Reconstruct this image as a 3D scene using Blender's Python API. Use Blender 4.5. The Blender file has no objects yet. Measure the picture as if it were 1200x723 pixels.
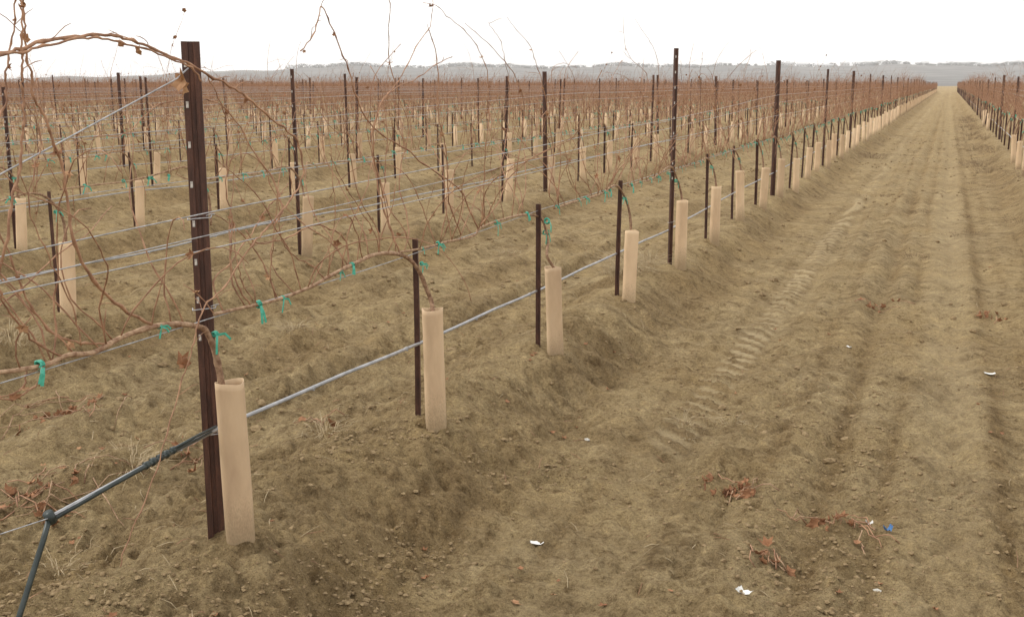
import bpy, math, random
import numpy as np
from mathutils import Vector

C = bpy.context.scene.collection
SC = bpy.context.scene
R = math.radians

# ------------------------------------------------------------------ camera
EYE = 1.65
cam_d = bpy.data.cameras.new('camera')
cam_d.sensor_width = 36.0
cam_d.lens = 38.01
cam_d.clip_start = 0.05
cam_d.clip_end = 12000
cam = bpy.data.objects.new('camera', cam_d)
C.objects.link(cam)
cam.location = (0, 0, EYE)
cam.rotation_euler = (R(90 - 11.748), 0, R(21.624))
SC.camera = cam

# ------------------------------------------------------------------ overcast sky
SUN_EL, SUN_AZ = R(48), R(-100)          # azimuth clockwise from +Y
w = bpy.data.worlds.new("World")
SC.world = w
w.use_nodes = True
nt = w.node_tree
nt.nodes.clear()
wo = nt.nodes.new('ShaderNodeOutputWorld')
bg = nt.nodes.new('ShaderNodeBackground')
sky = nt.nodes.new('ShaderNodeTexSky')
sky.sky_type = 'NISHITA'
sky.sun_disc = False
sky.sun_elevation = SUN_EL
sky.sun_rotation = SUN_AZ
mixw = nt.nodes.new('ShaderNodeMix'); mixw.data_type = 'RGBA'
mixw.inputs[0].default_value = 0.93      # a closed white cloud layer over the sky
mixw.inputs[7].default_value = (13.0, 12.9, 12.7, 1)
nt.links.new(sky.outputs[0], mixw.inputs[6])
nt.links.new(mixw.outputs[2], bg.inputs[0])
bg.inputs[1].default_value = 0.1
nt.links.new(bg.outputs[0], wo.inputs[0])

# ------------------------------------------------------------------ soft sun behind the cloud
sd = bpy.data.lights.new('sun', 'SUN')
sd.energy = 1.6
sd.angle = R(20)
sd.color = (1.0, .96, .88)
sun = bpy.data.objects.new('sun', sd)
C.objects.link(sun)
sdir = Vector((math.sin(SUN_AZ) * math.cos(SUN_EL), math.cos(SUN_AZ) * math.cos(SUN_EL), math.sin(SUN_EL)))
sun.rotation_euler = sdir.to_track_quat('Z', 'Y').to_euler()
sun.location = (0, 0, 30)

SC.view_settings.view_transform = 'Standard'
SC.view_settings.look = 'None'
SC.view_settings.exposure = 0.0
SC.view_settings.gamma = 1.0
SC.view_settings.use_curve_mapping = False
SC.cycles.max_bounces = 6
SC.cycles.diffuse_bounces = 3
SC.cycles.volume_bounces = 1

# ------------------------------------------------------------------ materials
def mat(name):
    m = bpy.data.materials.new(name)
    m.use_nodes = True
    n = m.node_tree
    b = n.nodes['Principled BSDF']
    return m, n, b

def noise(n, scale, detail=4, rough=.6, coord='Object', dist=0, vec=None):
    t = n.nodes.new('ShaderNodeTexNoise')
    t.inputs['Scale'].default_value = scale
    t.inputs['Detail'].default_value = detail
    t.inputs['Roughness'].default_value = rough
    t.inputs['Distortion'].default_value = dist
    if vec is None:
        tc = n.nodes.new('ShaderNodeTexCoord')
        vec = tc.outputs[coord]
    n.links.new(vec, t.inputs['Vector'])
    return t

def ramp(n, src, stops):
    r = n.nodes.new('ShaderNodeValToRGB')
    el = r.color_ramp.elements
    while len(el) < len(stops):
        el.new(.5)
    for e, (p, c) in zip(el, stops):
        e.position = p
        e.color = (*c, 1)
    n.links.new(src, r.inputs[0])
    return r

def mixc(n, fac, a, b, mode='MIX'):
    m = n.nodes.new('ShaderNodeMix')
    m.data_type = 'RGBA'
    m.blend_type = mode
    for i, v in ((0, fac), (6, a), (7, b)):
        if hasattr(v, 'is_linked') or hasattr(v, 'links'):
            n.links.new(v, m.inputs[i])
        elif isinstance(v, tuple):
            m.inputs[i].default_value = (*v, 1)
        else:
            m.inputs[i].default_value = v
    return m.outputs[2]

def simple(name, c1, c2, scale=30, rough=.8, metal=0, bump=0, spec=.3, detail=4, lo=.35, hi=.65, coord='Object'):
    m, n, b = mat(name)
    t = noise(n, scale, detail, coord=coord)
    r = ramp(n, t.outputs[0], [(lo, c1), (hi, c2)])
    n.links.new(r.outputs[0], b.inputs['Base Color'])
    b.inputs['Roughness'].default_value = rough
    b.inputs['Metallic'].default_value = metal
    b.inputs['Specular IOR Level'].default_value = spec
    if bump:
        bp = n.nodes.new('ShaderNodeBump')
        bp.inputs['Strength'].default_value = bump
        bp.inputs['Distance'].default_value = .01
        n.links.new(t.outputs[0], bp.inputs['Height'])
        n.links.new(bp.outputs[0], b.inputs['Normal'])
    return m

def soil_mat():
    m, n, b = mat('soil')
    tc = n.nodes.new('ShaderNodeTexCoord')
    P = tc.outputs['Object']
    big = noise(n, .8, 4, .6, vec=P)
    mid = noise(n, 6, 6, .65, vec=P)
    fine = noise(n, 52, 8, .80, vec=P)
    grit = noise(n, 190, 4, .75, vec=P)
    base = ramp(n, mid.outputs[0], [(.30, (.270, .194, .104)), (.48, (.402, .300, .164)), (.70, (.52, .40, .23))])
    c = mixc(n, ramp(n, big.outputs[0], [(.38, (0, 0, 0)), (.66, (1, 1, 1))]).outputs[0], base.outputs[0], (.43, .316, .166))
    lump = noise(n, 11, 7, .72, vec=P)
    c = mixc(n, 1.0, c, ramp(n, lump.outputs[0], [(.36, (.60, .56, .52)), (.46, (.93, .92, .91)), (.56, (1.03, 1.03, 1.02)), (.68, (1.22, 1.20, 1.16))]).outputs[0], 'MULTIPLY')
    patch = noise(n, 2.3, 5, .65, vec=P)
    c = mixc(n, 1.0, c, ramp(n, patch.outputs[0], [(.34, (.82, .80, .78)), (.50, (1.0, 1.0, 1.0)), (.68, (1.10, 1.10, 1.08))]).outputs[0], 'MULTIPLY')
    f = ramp(n, fine.outputs[0], [(.34, (.42, .38, .34)), (.45, (.86, .85, .83)), (.56, (1.10, 1.10, 1.09)), (.68, (1.42, 1.41, 1.38))])
    c = mixc(n, .9, c, f.outputs[0], 'MULTIPLY')
    g = ramp(n, grit.outputs[0], [(.36, (.42, .38, .34)), (.45, (1, 1, 1)), (.58, (1, 1, 1)), (.68, (1.6, 1.56, 1.5))])
    c = mixc(n, .85, c, g.outputs[0], 'MULTIPLY')
    at = n.nodes.new('ShaderNodeAttribute'); at.attribute_name = 'loose_dark'
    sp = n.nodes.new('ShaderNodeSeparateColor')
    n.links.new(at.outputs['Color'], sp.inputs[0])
    c = mixc(n, sp.outputs[0], c, mixc(n, 1.0, c, (.80, .765, .735), 'MULTIPLY'))      # darker berm flanks, patches and gaps between lug bars
    c = mixc(n, sp.outputs[1], c, mixc(n, .7, c, (.64, .50, .30)))                 # dry dust pressed by tyres
    c = mixc(n, sp.outputs[2], c, mixc(n, 1.0, c, (.72, .67, .62), 'MULTIPLY'))      # darker along the ruts
    n.links.new(c, b.inputs['Base Color'])
    b.inputs['Roughness'].default_value = .97
    b.inputs['Specular IOR Level'].default_value = .12
    add = n.nodes.new('ShaderNodeMath'); add.operation = 'MULTIPLY_ADD'
    n.links.new(fine.outputs[0], add.inputs[0]); add.inputs[1].default_value = 1.0
    mm = n.nodes.new('ShaderNodeMath'); mm.operation = 'MULTIPLY'
    n.links.new(grit.outputs[0], mm.inputs[0]); mm.inputs[1].default_value = .4
    n.links.new(mm.outputs[0], add.inputs[2])
    hsum = add.outputs[0]
    for sc_, am_ in ((30, .34), (95, .24)):
        vo = n.nodes.new('ShaderNodeTexVoronoi'); vo.inputs['Scale'].default_value = sc_
        n.links.new(P, vo.inputs['Vector'])
        m2 = n.nodes.new('ShaderNodeMath'); m2.operation = 'MULTIPLY_ADD'
        n.links.new(vo.outputs['Distance'], m2.inputs[0]); m2.inputs[1].default_value = -am_ * 1.6
        n.links.new(hsum, m2.inputs[2]); hsum = m2.outputs[0]
    bp = n.nodes.new('ShaderNodeBump')
    bp.inputs['Strength'].default_value = 1.0
    bp.inputs['Distance'].default_value = .026
    n.links.new(hsum, bp.inputs['Height'])
    n.links.new(bp.outputs[0], b.inputs['Normal'])
    return m

def steel_mat():
    m, n, b = mat('rusty_steel')
    tc = n.nodes.new('ShaderNodeTexCoord')
    mp = n.nodes.new('ShaderNodeMapping'); mp.inputs['Scale'].default_value = (1, 1, .22)
    n.links.new(tc.outputs['Object'], mp.inputs[0])
    t = noise(n, 42, 6, .7, vec=mp.outputs[0])
    t2 = noise(n, 260, 3, .6, vec=tc.outputs['Object'])
    r = ramp(n, t.outputs[0], [(.30, (.036, .018, .013)), (.52, (.085, .038, .026)), (.72, (.165, .076, .048))])
    c = mixc(n, .5, r.outputs[0], ramp(n, t2.outputs[0], [(.3, (.6, .6, .6)), (.7, (1.5, 1.4, 1.3))]).outputs[0], 'MULTIPLY')
    n.links.new(c, b.inputs['Base Color'])
    b.inputs['Roughness'].default_value = .62
    b.inputs['Metallic'].default_value = .15
    bp = n.nodes.new('ShaderNodeBump'); bp.inputs['Strength'].default_value = .3; bp.inputs['Distance'].default_value = .003
    n.links.new(t2.outputs[0], bp.inputs['Height']); n.links.new(bp.outputs[0], b.inputs['Normal'])
    return m

def tube_mat():
    m, n, b = mat('tan_carton')
    tc = n.nodes.new('ShaderNodeTexCoord')
    mp = n.nodes.new('ShaderNodeMapping'); mp.inputs['Scale'].default_value = (1, 1, .35)
    n.links.new(tc.outputs['Object'], mp.inputs[0])
    oi = n.nodes.new('ShaderNodeObjectInfo')
    ad = n.nodes.new('ShaderNodeVectorMath'); ad.operation = 'ADD'
    n.links.new(mp.outputs[0], ad.inputs[0]); n.links.new(oi.outputs['Random'], ad.inputs[1])
    t = noise(n, 7, 4, .6, vec=ad.outputs[0])
    g = noise(n, 260, 2, .5, vec=ad.outputs[0])
    r = ramp(n, t.outputs[0], [(.28, (.54, .375, .235)), (.5, (.67, .485, .305)), (.72, (.73, .545, .355))])
    sx = n.nodes.new('ShaderNodeSeparateXYZ'); n.links.new(tc.outputs['Object'], sx.inputs[0])
    ma = n.nodes.new('ShaderNodeMath'); ma.operation = 'MULTIPLY_ADD'      # soil splashed on the foot of the sleeve
    n.links.new(g.outputs[0], ma.inputs[0]); ma.inputs[1].default_value = .26
    n.links.new(sx.outputs[2], ma.inputs[2])
    dirt = ramp(n, ma.outputs[0], [(.12, (1, 1, 1)), (.30, (0, 0, 0))])
    c = mixc(n, dirt.outputs[0], r.outputs[0], (.37, .27, .16))
    v = n.nodes.new('ShaderNodeHueSaturation')
    mr = n.nodes.new('ShaderNodeMapRange'); mr.inputs[3].default_value = .86; mr.inputs[4].default_value = 1.10
    n.links.new(oi.outputs['Random'], mr.inputs[0]); n.links.new(mr.outputs[0], v.inputs['Value'])
    n.links.new(c, v.inputs['Color']); n.links.new(v.outputs[0], b.inputs['Base Color'])
    b.inputs['Roughness'].default_value = .75
    b.inputs['Specular IOR Level'].default_value = .25
    bp = n.nodes.new('ShaderNodeBump'); bp.inputs['Strength'].default_value = .12; bp.inputs['Distance'].default_value = .003
    n.links.new(g.outputs[0], bp.inputs['Height']); n.links.new(bp.outputs[0], b.inputs['Normal'])
    return m

M = dict(
    soil=soil_mat(), steel=steel_mat(), tube=tube_mat(),
    clod=simple('soil_clod', (.19, .132, .072), (.345, .252, .142), 60, .97, bump=.4, spec=.1),
    trunk=simple('trunk_bark', (.16, .082, .045), (.37, .235, .145), 55, .8, bump=.5),
    cordon=simple('cordon_bark', (.23, .125, .072), (.50, .34, .215), 38, .75, bump=.4),
    cane=simple('cane_bark', (.235, .120, .070), (.48, .275, .165), 22, .7),
    leaf=simple('dead_leaf', (.20, .088, .042), (.38, .195, .10), 30, .85),
    leafpale=simple('pale_dead_leaf', (.33, .17, .085), (.52, .31, .17), 30, .85),
    tie=simple('green_tie', (.03, .31, .21), (.09, .47, .33), 60, .4, spec=.5),
    wire=simple('galvanised_wire', (.30, .30, .31), (.56, .56, .57), 25, .42, metal=.35),
    hose=simple('sky_sheen_hose', (.25, .255, .265), (.42, .42, .43), 14, .38, spec=.6),  # sky reflection on the grey-black plastic is put into this grey
    blackhose=simple('dark_hose', (.018, .026, .024), (.04, .052, .048), 20, .4, spec=.5),
    strip=simple('bare_zinc', (.45, .42, .38), (.75, .71, .66), 90, .5),
    straw=simple('dry_straw', (.36, .27, .155), (.60, .48, .31), 12, .85),
    weed=simple('brown_weed', (.13, .085, .05), (.26, .17, .10), 20, .9),
    paper=simple('white_paper', (.72, .71, .68), (.84, .83, .80), 40, .8),
    blue=simple('blue_plastic', (.06, .16, .36), (.14, .28, .50), 60, .4),
    hill=simple('hill_fields', (.15, .146, .142), (.235, .222, .21), .012, .95, spec=.05, detail=8, lo=.4, hi=.6),
    tree=simple('winter_trees', (.12, .115, .11), (.17, .16, .15), .1, .95, spec=.05),
    wall=simple('pale_wall', (.62, .61, .59), (.74, .73, .71), .2, .8),
    roof=simple('pale_roof', (.50, .50, .50), (.66, .66, .66), .2, .7),
    stone=simple('pale_stone', (.45, .42, .36), (.62, .60, .55), 60, .9, bump=.4),
)

# ------------------------------------------------------------------ mesh helpers
class MB:
    def __init__(s): s.v = []; s.f = []; s.m = []; s.sm = []
    def add(s, v, f, mi=0, sm=True):
        o = len(s.v); s.v += [tuple(p) for p in v]
        s.f += [tuple(i + o for i in q) for q in f]
        s.m += [mi] * len(f); s.sm += [sm] * len(f)
        return s
    def box(s, c, d, mi=0, rz=0, rx=0):
        hx, hy, hz = d[0] / 2, d[1] / 2, d[2] / 2
        vs = []
        for x in (-hx, hx):
            for y in (-hy, hy):
                for z in (-hz, hz):
                    yy = y * math.cos(rx) - z * math.sin(rx); zz = y * math.sin(rx) + z * math.cos(rx)
                    xx = x * math.cos(rz) - yy * math.sin(rz); yy = x * math.sin(rz) + yy * math.cos(rz)
                    vs.append((c[0] + xx, c[1] + yy, c[2] + zz))
        return s.add(vs, [(0, 1, 3, 2), (4, 6, 7, 5), (0, 4, 5, 1), (2, 3, 7, 6), (0, 2, 6, 4), (1, 5, 7, 3)], mi, False)
    def tube(s, pts, rad, n=6, mi=0, cap=True):
        P = [Vector(p) for p in pts]
        k = len(P)
        if not hasattr(rad, '__len__'): rad = [rad] * k
        o = len(s.v); vs = []; up = None
        for i in range(k):
            t = (P[min(i + 1, k - 1)] - P[max(i - 1, 0)])
            if t.length < 1e-9: t = Vector((0, 0, 1))
            t.normalize()
            if up is None:
                up = Vector((1, 0, 0)) if abs(t.x) < .8 else Vector((0, 1, 0))
            a = (up - t * up.dot(t))
            if a.length < 1e-6: a = t.orthogonal()
            a.normalize(); up = a
            b = t.cross(a)
            for j in range(n):
                th = 2 * math.pi * j / n
                vs.append(tuple(P[i] + (a * math.cos(th) + b * math.sin(th)) * rad[i]))
        fs = []
        for i in range(k - 1):
            for j in range(n):
                j2 = (j + 1) % n
                fs.append((i * n + j, i * n + j2, (i + 1) * n + j2, (i + 1) * n + j))
        if cap:
            fs.append(tuple(range(n))[::-1]); fs.append(tuple((k - 1) * n + j for j in range(n)))
        return s.add(vs, fs, mi)
    def mesh(s, name, mats):
        me = bpy.data.meshes.new(name)
        me.from_pydata(s.v, [], s.f)
        for m in (mats if isinstance(mats, (list, tuple)) else [mats]): me.materials.append(m)
        me.polygons.foreach_set('material_index', s.m)
        me.polygons.foreach_set('use_smooth', s.sm)
        me.update()
        return me
    def obj(s, name, mats, parent=None):
        return link(name, s.mesh(name, mats), parent)

def link(name, data, parent=None):
    o = bpy.data.objects.new(name, data)
    C.objects.link(o)
    if parent: o.parent = parent
    return o

def tag(o, label=None, cat=None, group=None, kind=None):
    if label: o['label'] = label
    if cat: o['category'] = cat
    if group: o['group'] = group
    if kind: o['kind'] = kind
    return o

def fastmesh(name, V, F, mats, midx=None, smooth=True):
    """V (n,3), F (m,3 or 4)"""
    me = bpy.data.meshes.new(name)
    k = F.shape[1]
    me.vertices.add(len(V)); me.vertices.foreach_set('co', V.astype(np.float32).ravel())
    me.loops.add(F.size); me.loops.foreach_set('vertex_index', F.astype(np.int32).ravel())
    me.polygons.add(len(F))
    me.polygons.foreach_set('loop_start', np.arange(0, F.size, k, dtype=np.int32))
    me.polygons.foreach_set('loop_total', np.full(len(F), k, dtype=np.int32))
    for m in (mats if isinstance(mats, (list, tuple)) else [mats]): me.materials.append(m)
    if midx is not None: me.polygons.foreach_set('material_index', midx.astype(np.int32))
    me.polygons.foreach_set('use_smooth', np.full(len(F), smooth, dtype=bool))
    me.update(calc_edges=True)
    return me

# ------------------------------------------------------------------ layout
ROWX = [-2.36, -5.80, -8.95, -12.15]
ROWX += [-12.15 - 3.25 * i for i in range(1, 78)]
RIGHTX = [1.50 + 3.3 * i for i in range(0, 9)]
STEP = 1.70
OFFS = {-2.36: 3.11, -5.80: 5.80, -8.95: 8.55, -12.15: 7.75, 1.50: 3.45}
TALL = {-2.36: 0, -5.80: 2, -8.95: 0, -12.15: 0, 1.50: 3}
for i, x in enumerate(ROWX + RIGHTX):
    OFFS.setdefault(x, 3.2 + (i * .618 % 1) * 1.7)
    TALL.setdefault(x, (i * 7) % 4)
FIELD_END = 240.0

# ------------------------------------------------------------------ ground relief
_rs = np.random.RandomState(11)
LAT = _rs.rand(256, 256)
def vnoise(x, y, lam, seed):
    a = seed * 1.7
    u = (x * math.cos(a) - y * math.sin(a)) / lam + seed * 13.1
    v = (x * math.sin(a) + y * math.cos(a)) / lam + seed * 7.7
    iu = np.floor(u); iv = np.floor(v)
    fu = u - iu; fv = v - iv
    fu = fu * fu * (3 - 2 * fu); fv = fv * fv * (3 - 2 * fv)
    iu = iu.astype(np.int64) & 255; iv = iv.astype(np.int64) & 255
    i2 = (iu + 1) & 255; j2 = (iv + 1) & 255
    return ((LAT[iu, iv] * (1 - fu) + LAT[i2, iv] * fu) * (1 - fv) + (LAT[iu, j2] * (1 - fu) + LAT[i2, j2] * fu) * fv) * 2 - 1

ALLROWS = np.array(sorted(ROWX + RIGHTX))
def sstep(a, b, x):
    t = np.clip((x - a) / (b - a), 0, 1)
    return t * t * (3 - 2 * t)

def relief(x, y):
    """height, loose-soil amount, pressed-dust amount"""
    x = np.asarray(x, float); y = np.asarray(y, float)
    r = np.hypot(x, y)
    def n(lam, seed):
        res = np.maximum(.005, r * r * .0006)
        res = np.minimum(res, .004 + r * .02)
        return vnoise(x, y, lam, seed) * sstep(.6, 2.6, lam / res)
    i = np.clip(np.searchsorted(ALLROWS, x), 1, len(ALLROWS) - 1)
    dl = np.abs(x - ALLROWS[i - 1]); dr = np.abs(ALLROWS[i] - x)
    d = np.minimum(dl, dr)
    wob = .10 * vnoise(x * .3, y, 1.3, 3) + .05 * vnoise(x, y, .45, 5)
    d0 = np.where((x > -2.45) & (x < -1.), x + 2.47, d)
    dd = np.maximum(0, d0 + wob * sstep(0, .3, d0))
    prof = 1 - sstep(.06, .66, dd)
    far = sstep(340, 300, y) if False else 1 - sstep(245, 270, y)
    z = -.25 * (1 - prof)
    # heaps thrown up around single vines
    near0 = np.abs(x + 2.2) < 1.4
    for (hx, hy, ha) in ((-2.39, 3.09, -.045), (-2.35, 4.70, -.055), (-2.31, 6.38, -.035), (-2.31, 8.2, .012), (-2.28, 9.88, .018), (-2.32, 11.7, -.012)):
        rr_ = np.hypot(x - hx, (y - hy) * .8)
        z = z + ha * np.exp(-(rr_ / .36) ** 2) + .016 * np.exp(-(rr_ / .13) ** 2) * (1 + .7 * vnoise(x, y, .05, 61))
    hp = np.exp(-((x + 2.05) / .30) ** 2) * (.5 * np.cos((y - 3.0) * 2 * math.pi / STEP)) * .045 - np.where(near0, .02, 0)
    z = z + np.where(near0, hp, 0)
    pit = np.maximum(0, n(.34, 23) - .25) * .055 + np.maximum(0, n(.9, 24) - .35) * .05
    z = z - pit * np.where((x > -1.7) & (x < .9), .35, 1)
    z = z + .018 * n(2.3, 1) + .022 * n(1.0, 2) + .020 * n(.5, 4)
    loose_dark = sstep(.15, .35, dd) * (1 - sstep(.55, .80, dd))
    drive = (x > -1.9) & (x < 1.0)
    loose_dark = np.maximum(loose_dark, .85 * sstep(-.05, .55, .6 * vnoise(x, y * .45, 1.1, 25) + .5 * vnoise(x, y * .5, .37, 28)) * np.where(drive, .6, 1))
    rut = np.zeros_like(x)
    for rx, rw, ra, sd in ((-.40, .060, 1., 26), (-.70, .040, .8, 27), (-.13, .040, .75, 29), (.40, .055, 1., 34), (.62, .045, .8, 36), (-.98, .03, .5, 37), (-1.45, .035, .5, 38)):
        cx = rx + .035 * vnoise(y * 0 + rx * 9, y, 1.7, sd)
        rut = np.maximum(rut, ra * np.exp(-((x - cx) / rw) ** 2) * (.35 + .65 * sstep(-.6, .1, vnoise(x * 2, y, 1.6, sd + 40))) * (.75 + .35 * vnoise(x, y, .13, sd)))
    rut = np.where(drive, np.clip(rut, 0, 1) * sstep(1.5, 3, y), 0)
    u1 = (y + .5 * (x + 1.22)) / .185
    bar1 = sstep(.52, .68, .5 + .5 * np.cos(2 * math.pi * u1)) * sstep(-.17, -.10, x + 1.22) * (1 - sstep(.03, .10, x + 1.22))
    vis1 = sstep(5.0, 5.8, y) * (.45 + .55 * (1 - sstep(12, 24, y))) * sstep(-1.1, -.3, vnoise(x, y, .5, 41))
    gap1 = (1 - bar1) * sstep(-.19, -.12, x + 1.22) * (1 - sstep(.05, .12, x + 1.22)) * vis1
    rough = 1.0 + .75 * loose_dark + .3 * n(3., 21) + .5 * sstep(-2.6, -3.2, x)
    rough = rough * (1 - .85 * bar1 * vis1)
    z = z + rough * (.022 * n(.24, 6) + .024 * np.abs(n(.12, 7)) + .017 * np.abs(n(.065, 8)) + .0085 * n(.032, 9) + .0035 * n(.016, 10))
    lft = sstep(-2.9, -3.3, x) * sstep(.6, .9, d)
    z = z + lft * .048 * np.cos((x + .08 * n(1.7, 15) + .04 * n(.5, 16)) * 2 * math.pi / .62) * (.7 + .5 * n(.6, 17))
    # cultivator furrows in every alley
    cult = sstep(.7, 1.1, d) * (.55 + .45 * n(1.9, 12))
    ph = x + .05 * n(1.5, 13) + .02 * n(.4, 14)
    z = z + cult * .024 * np.cos(ph * 2 * math.pi / .31)
    # wheel tracks of the drive alley
    mid = (x > -1.9) & (x < 1.0)
    t1 = np.exp(-((x + 1.22 + .03 * vnoise(y * 0, y, 3., 31)) / .17) ** 4)
    t2 = np.exp(-((x - .14 + .03 * vnoise(y * 0, y, 2.6, 32)) / .19) ** 4)
    t3 = np.exp(-((x + .40 + .02 * vnoise(y * 0, y, 2.2, 35)) / .09) ** 2)
    t4 = np.exp(-((x - .52) / .10) ** 2)
    # lug prints: pressed bars set across the track, slightly slanted
    u2 = (y - .6 * np.abs(x - .14)) / .15
    bar2 = (.5 + .5 * np.cos(2 * math.pi * u2)) * t2
    vis2 = sstep(-.6, .3, vnoise(x, y, 1.1, 42)) * sstep(2.5, .0, r / 12.0 - 0.0)
    z = np.where(mid, z - .028 * t1 - .032 * t2 - .035 * t3 - .030 * t4 + .010 * bar1 * vis1 + .022 * bar2 * (1 - sstep(9, 22, y)) * (.4 + .6 * sstep(-.5, .4, vnoise(x, y, 1.1, 42))), z)
    z = z - .024 * rut
    # slanting old prints in the foreground
    fp = ((x > -1.7) & (x < -.6)) * sstep(2.6, 3.2, y) * (1 - sstep(4.6, 5.6, y)) * sstep(-.3, .4, vnoise(x, y, .6, 43))
    z = z + fp * .016 * np.cos(2 * math.pi * (y + .5 * x) / .21)
    pale = np.where(mid, 1.1 * bar1 * vis1 + .12 * t1 * (1 - bar1) + .38 * t2 * (1 - .6 * sstep(12, 40, y)), 0)
    loose_dark = np.maximum(loose_dark, np.where(mid, gap1, 0)) 
    pale = np.clip(pale * (.75 + .4 * n(.35, 51)), 0, 1)
    zf = -.1 + .3 * vnoise(x, y, 60., 60)
    z = z * far + zf * (1 - far)
    return z, np.clip(loose_dark * (.75 + .5 * vnoise(x, y, .8, 52)), 0, 1) * far, pale, rut * far

def H(x, y):
    return float(relief(np.array([x]), np.array([y]))[0][0])

def build_ground():
    # rings round the standing point, finest where the photograph looks
    fine = np.radians(np.linspace(-53, 12, 730))          # clockwise from +Y
    coarse = np.radians(np.linspace(12, 307, 70))[1:-1]
    th = np.concatenate([fine, coarse])
    inv = np.linspace(1 / 2.4, 1 / 30., 690)
    rr = np.concatenate([[.25, .6, .9, 1.2, 1.5, 1.8, 2.1], 1 / inv, np.geomspace(30.8, 420, 100), np.geomspace(470, 3300, 18)])
    TH, RR = np.meshgrid(th, rr)
    X = RR * np.sin(TH); Y = RR * np.cos(TH)
    Z, L, P, RU = relief(X, Y)
    nr, na = X.shape
    V = np.stack([X.ravel(), Y.ravel(), Z.ravel()], 1)
    V = np.vstack([V, [[0, 0, H(0, 0)]]])
    idx = np.arange(nr * na).reshape(nr, na)
    a = idx[:-1]; b = idx[1:]
    F = np.stack([a, np.roll(a, -1, 1), np.roll(b, -1, 1), b], -1).reshape(-1, 4)
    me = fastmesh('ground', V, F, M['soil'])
    # close the small disc under the camera
    import bmesh
    bm = bmesh.new(); bm.from_mesh(me); bm.verts.ensure_lookup_table()
    cidx = nr * na
    for j in range(na):
        bm.faces.new((bm.verts[cidx], bm.verts[(j + 1) % na], bm.verts[j]))
    bm.to_mesh(me); bm.free()
    me.polygons.foreach_set('use_smooth', np.ones(len(me.polygons), bool))
    ca = me.color_attributes.new('loose_dark', 'FLOAT_COLOR', 'POINT')
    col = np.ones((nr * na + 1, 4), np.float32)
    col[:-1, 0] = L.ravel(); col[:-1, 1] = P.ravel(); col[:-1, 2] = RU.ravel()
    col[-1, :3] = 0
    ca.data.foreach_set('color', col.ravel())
    tag(link('ground', me), kind='structure')
build_ground()

def seen(x, y, pad=4.0):
    """inside the camera's view in plan, with a margin"""
    a = math.degrees(math.atan2(x, y))
    return y > .5 and -47.0 - pad < a < 4.2 + pad

# ------------------------------------------------------------------ clods, straw and leaf crumbs on the soil (nobody could count them)
ICO_V = None
def ico():
    t = (1 + 5 ** .5) / 2
    v = np.array([(-1, t, 0), (1, t, 0), (-1, -t, 0), (1, -t, 0), (0, -1, t), (0, 1, t), (0, -1, -t), (0, 1, -t), (t, 0, -1), (t, 0, 1), (-t, 0, -1), (-t, 0, 1)], float)
    v /= np.linalg.norm(v[0])
    f = np.array([(0, 11, 5), (0, 5, 1), (0, 1, 7), (0, 7, 10), (0, 10, 11), (1, 5, 9), (5, 11, 4), (11, 10, 2), (10, 7, 6), (7, 1, 8), (3, 9, 4), (3, 4, 2), (3, 2, 6), (3, 6, 8), (3, 8, 9), (4, 9, 5), (2, 4, 11), (6, 2, 10), (8, 6, 7), (9, 8, 1)])
    return v, f

def plan_points(n, rs, rmin=1.6, rmax=22.):
    th = np.radians(rs.uniform(-54, 22, n))
    r = 1 / rs.uniform(1 / rmax, 1 / rmin, n)
    return r * np.sin(th), r * np.cos(th)

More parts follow.
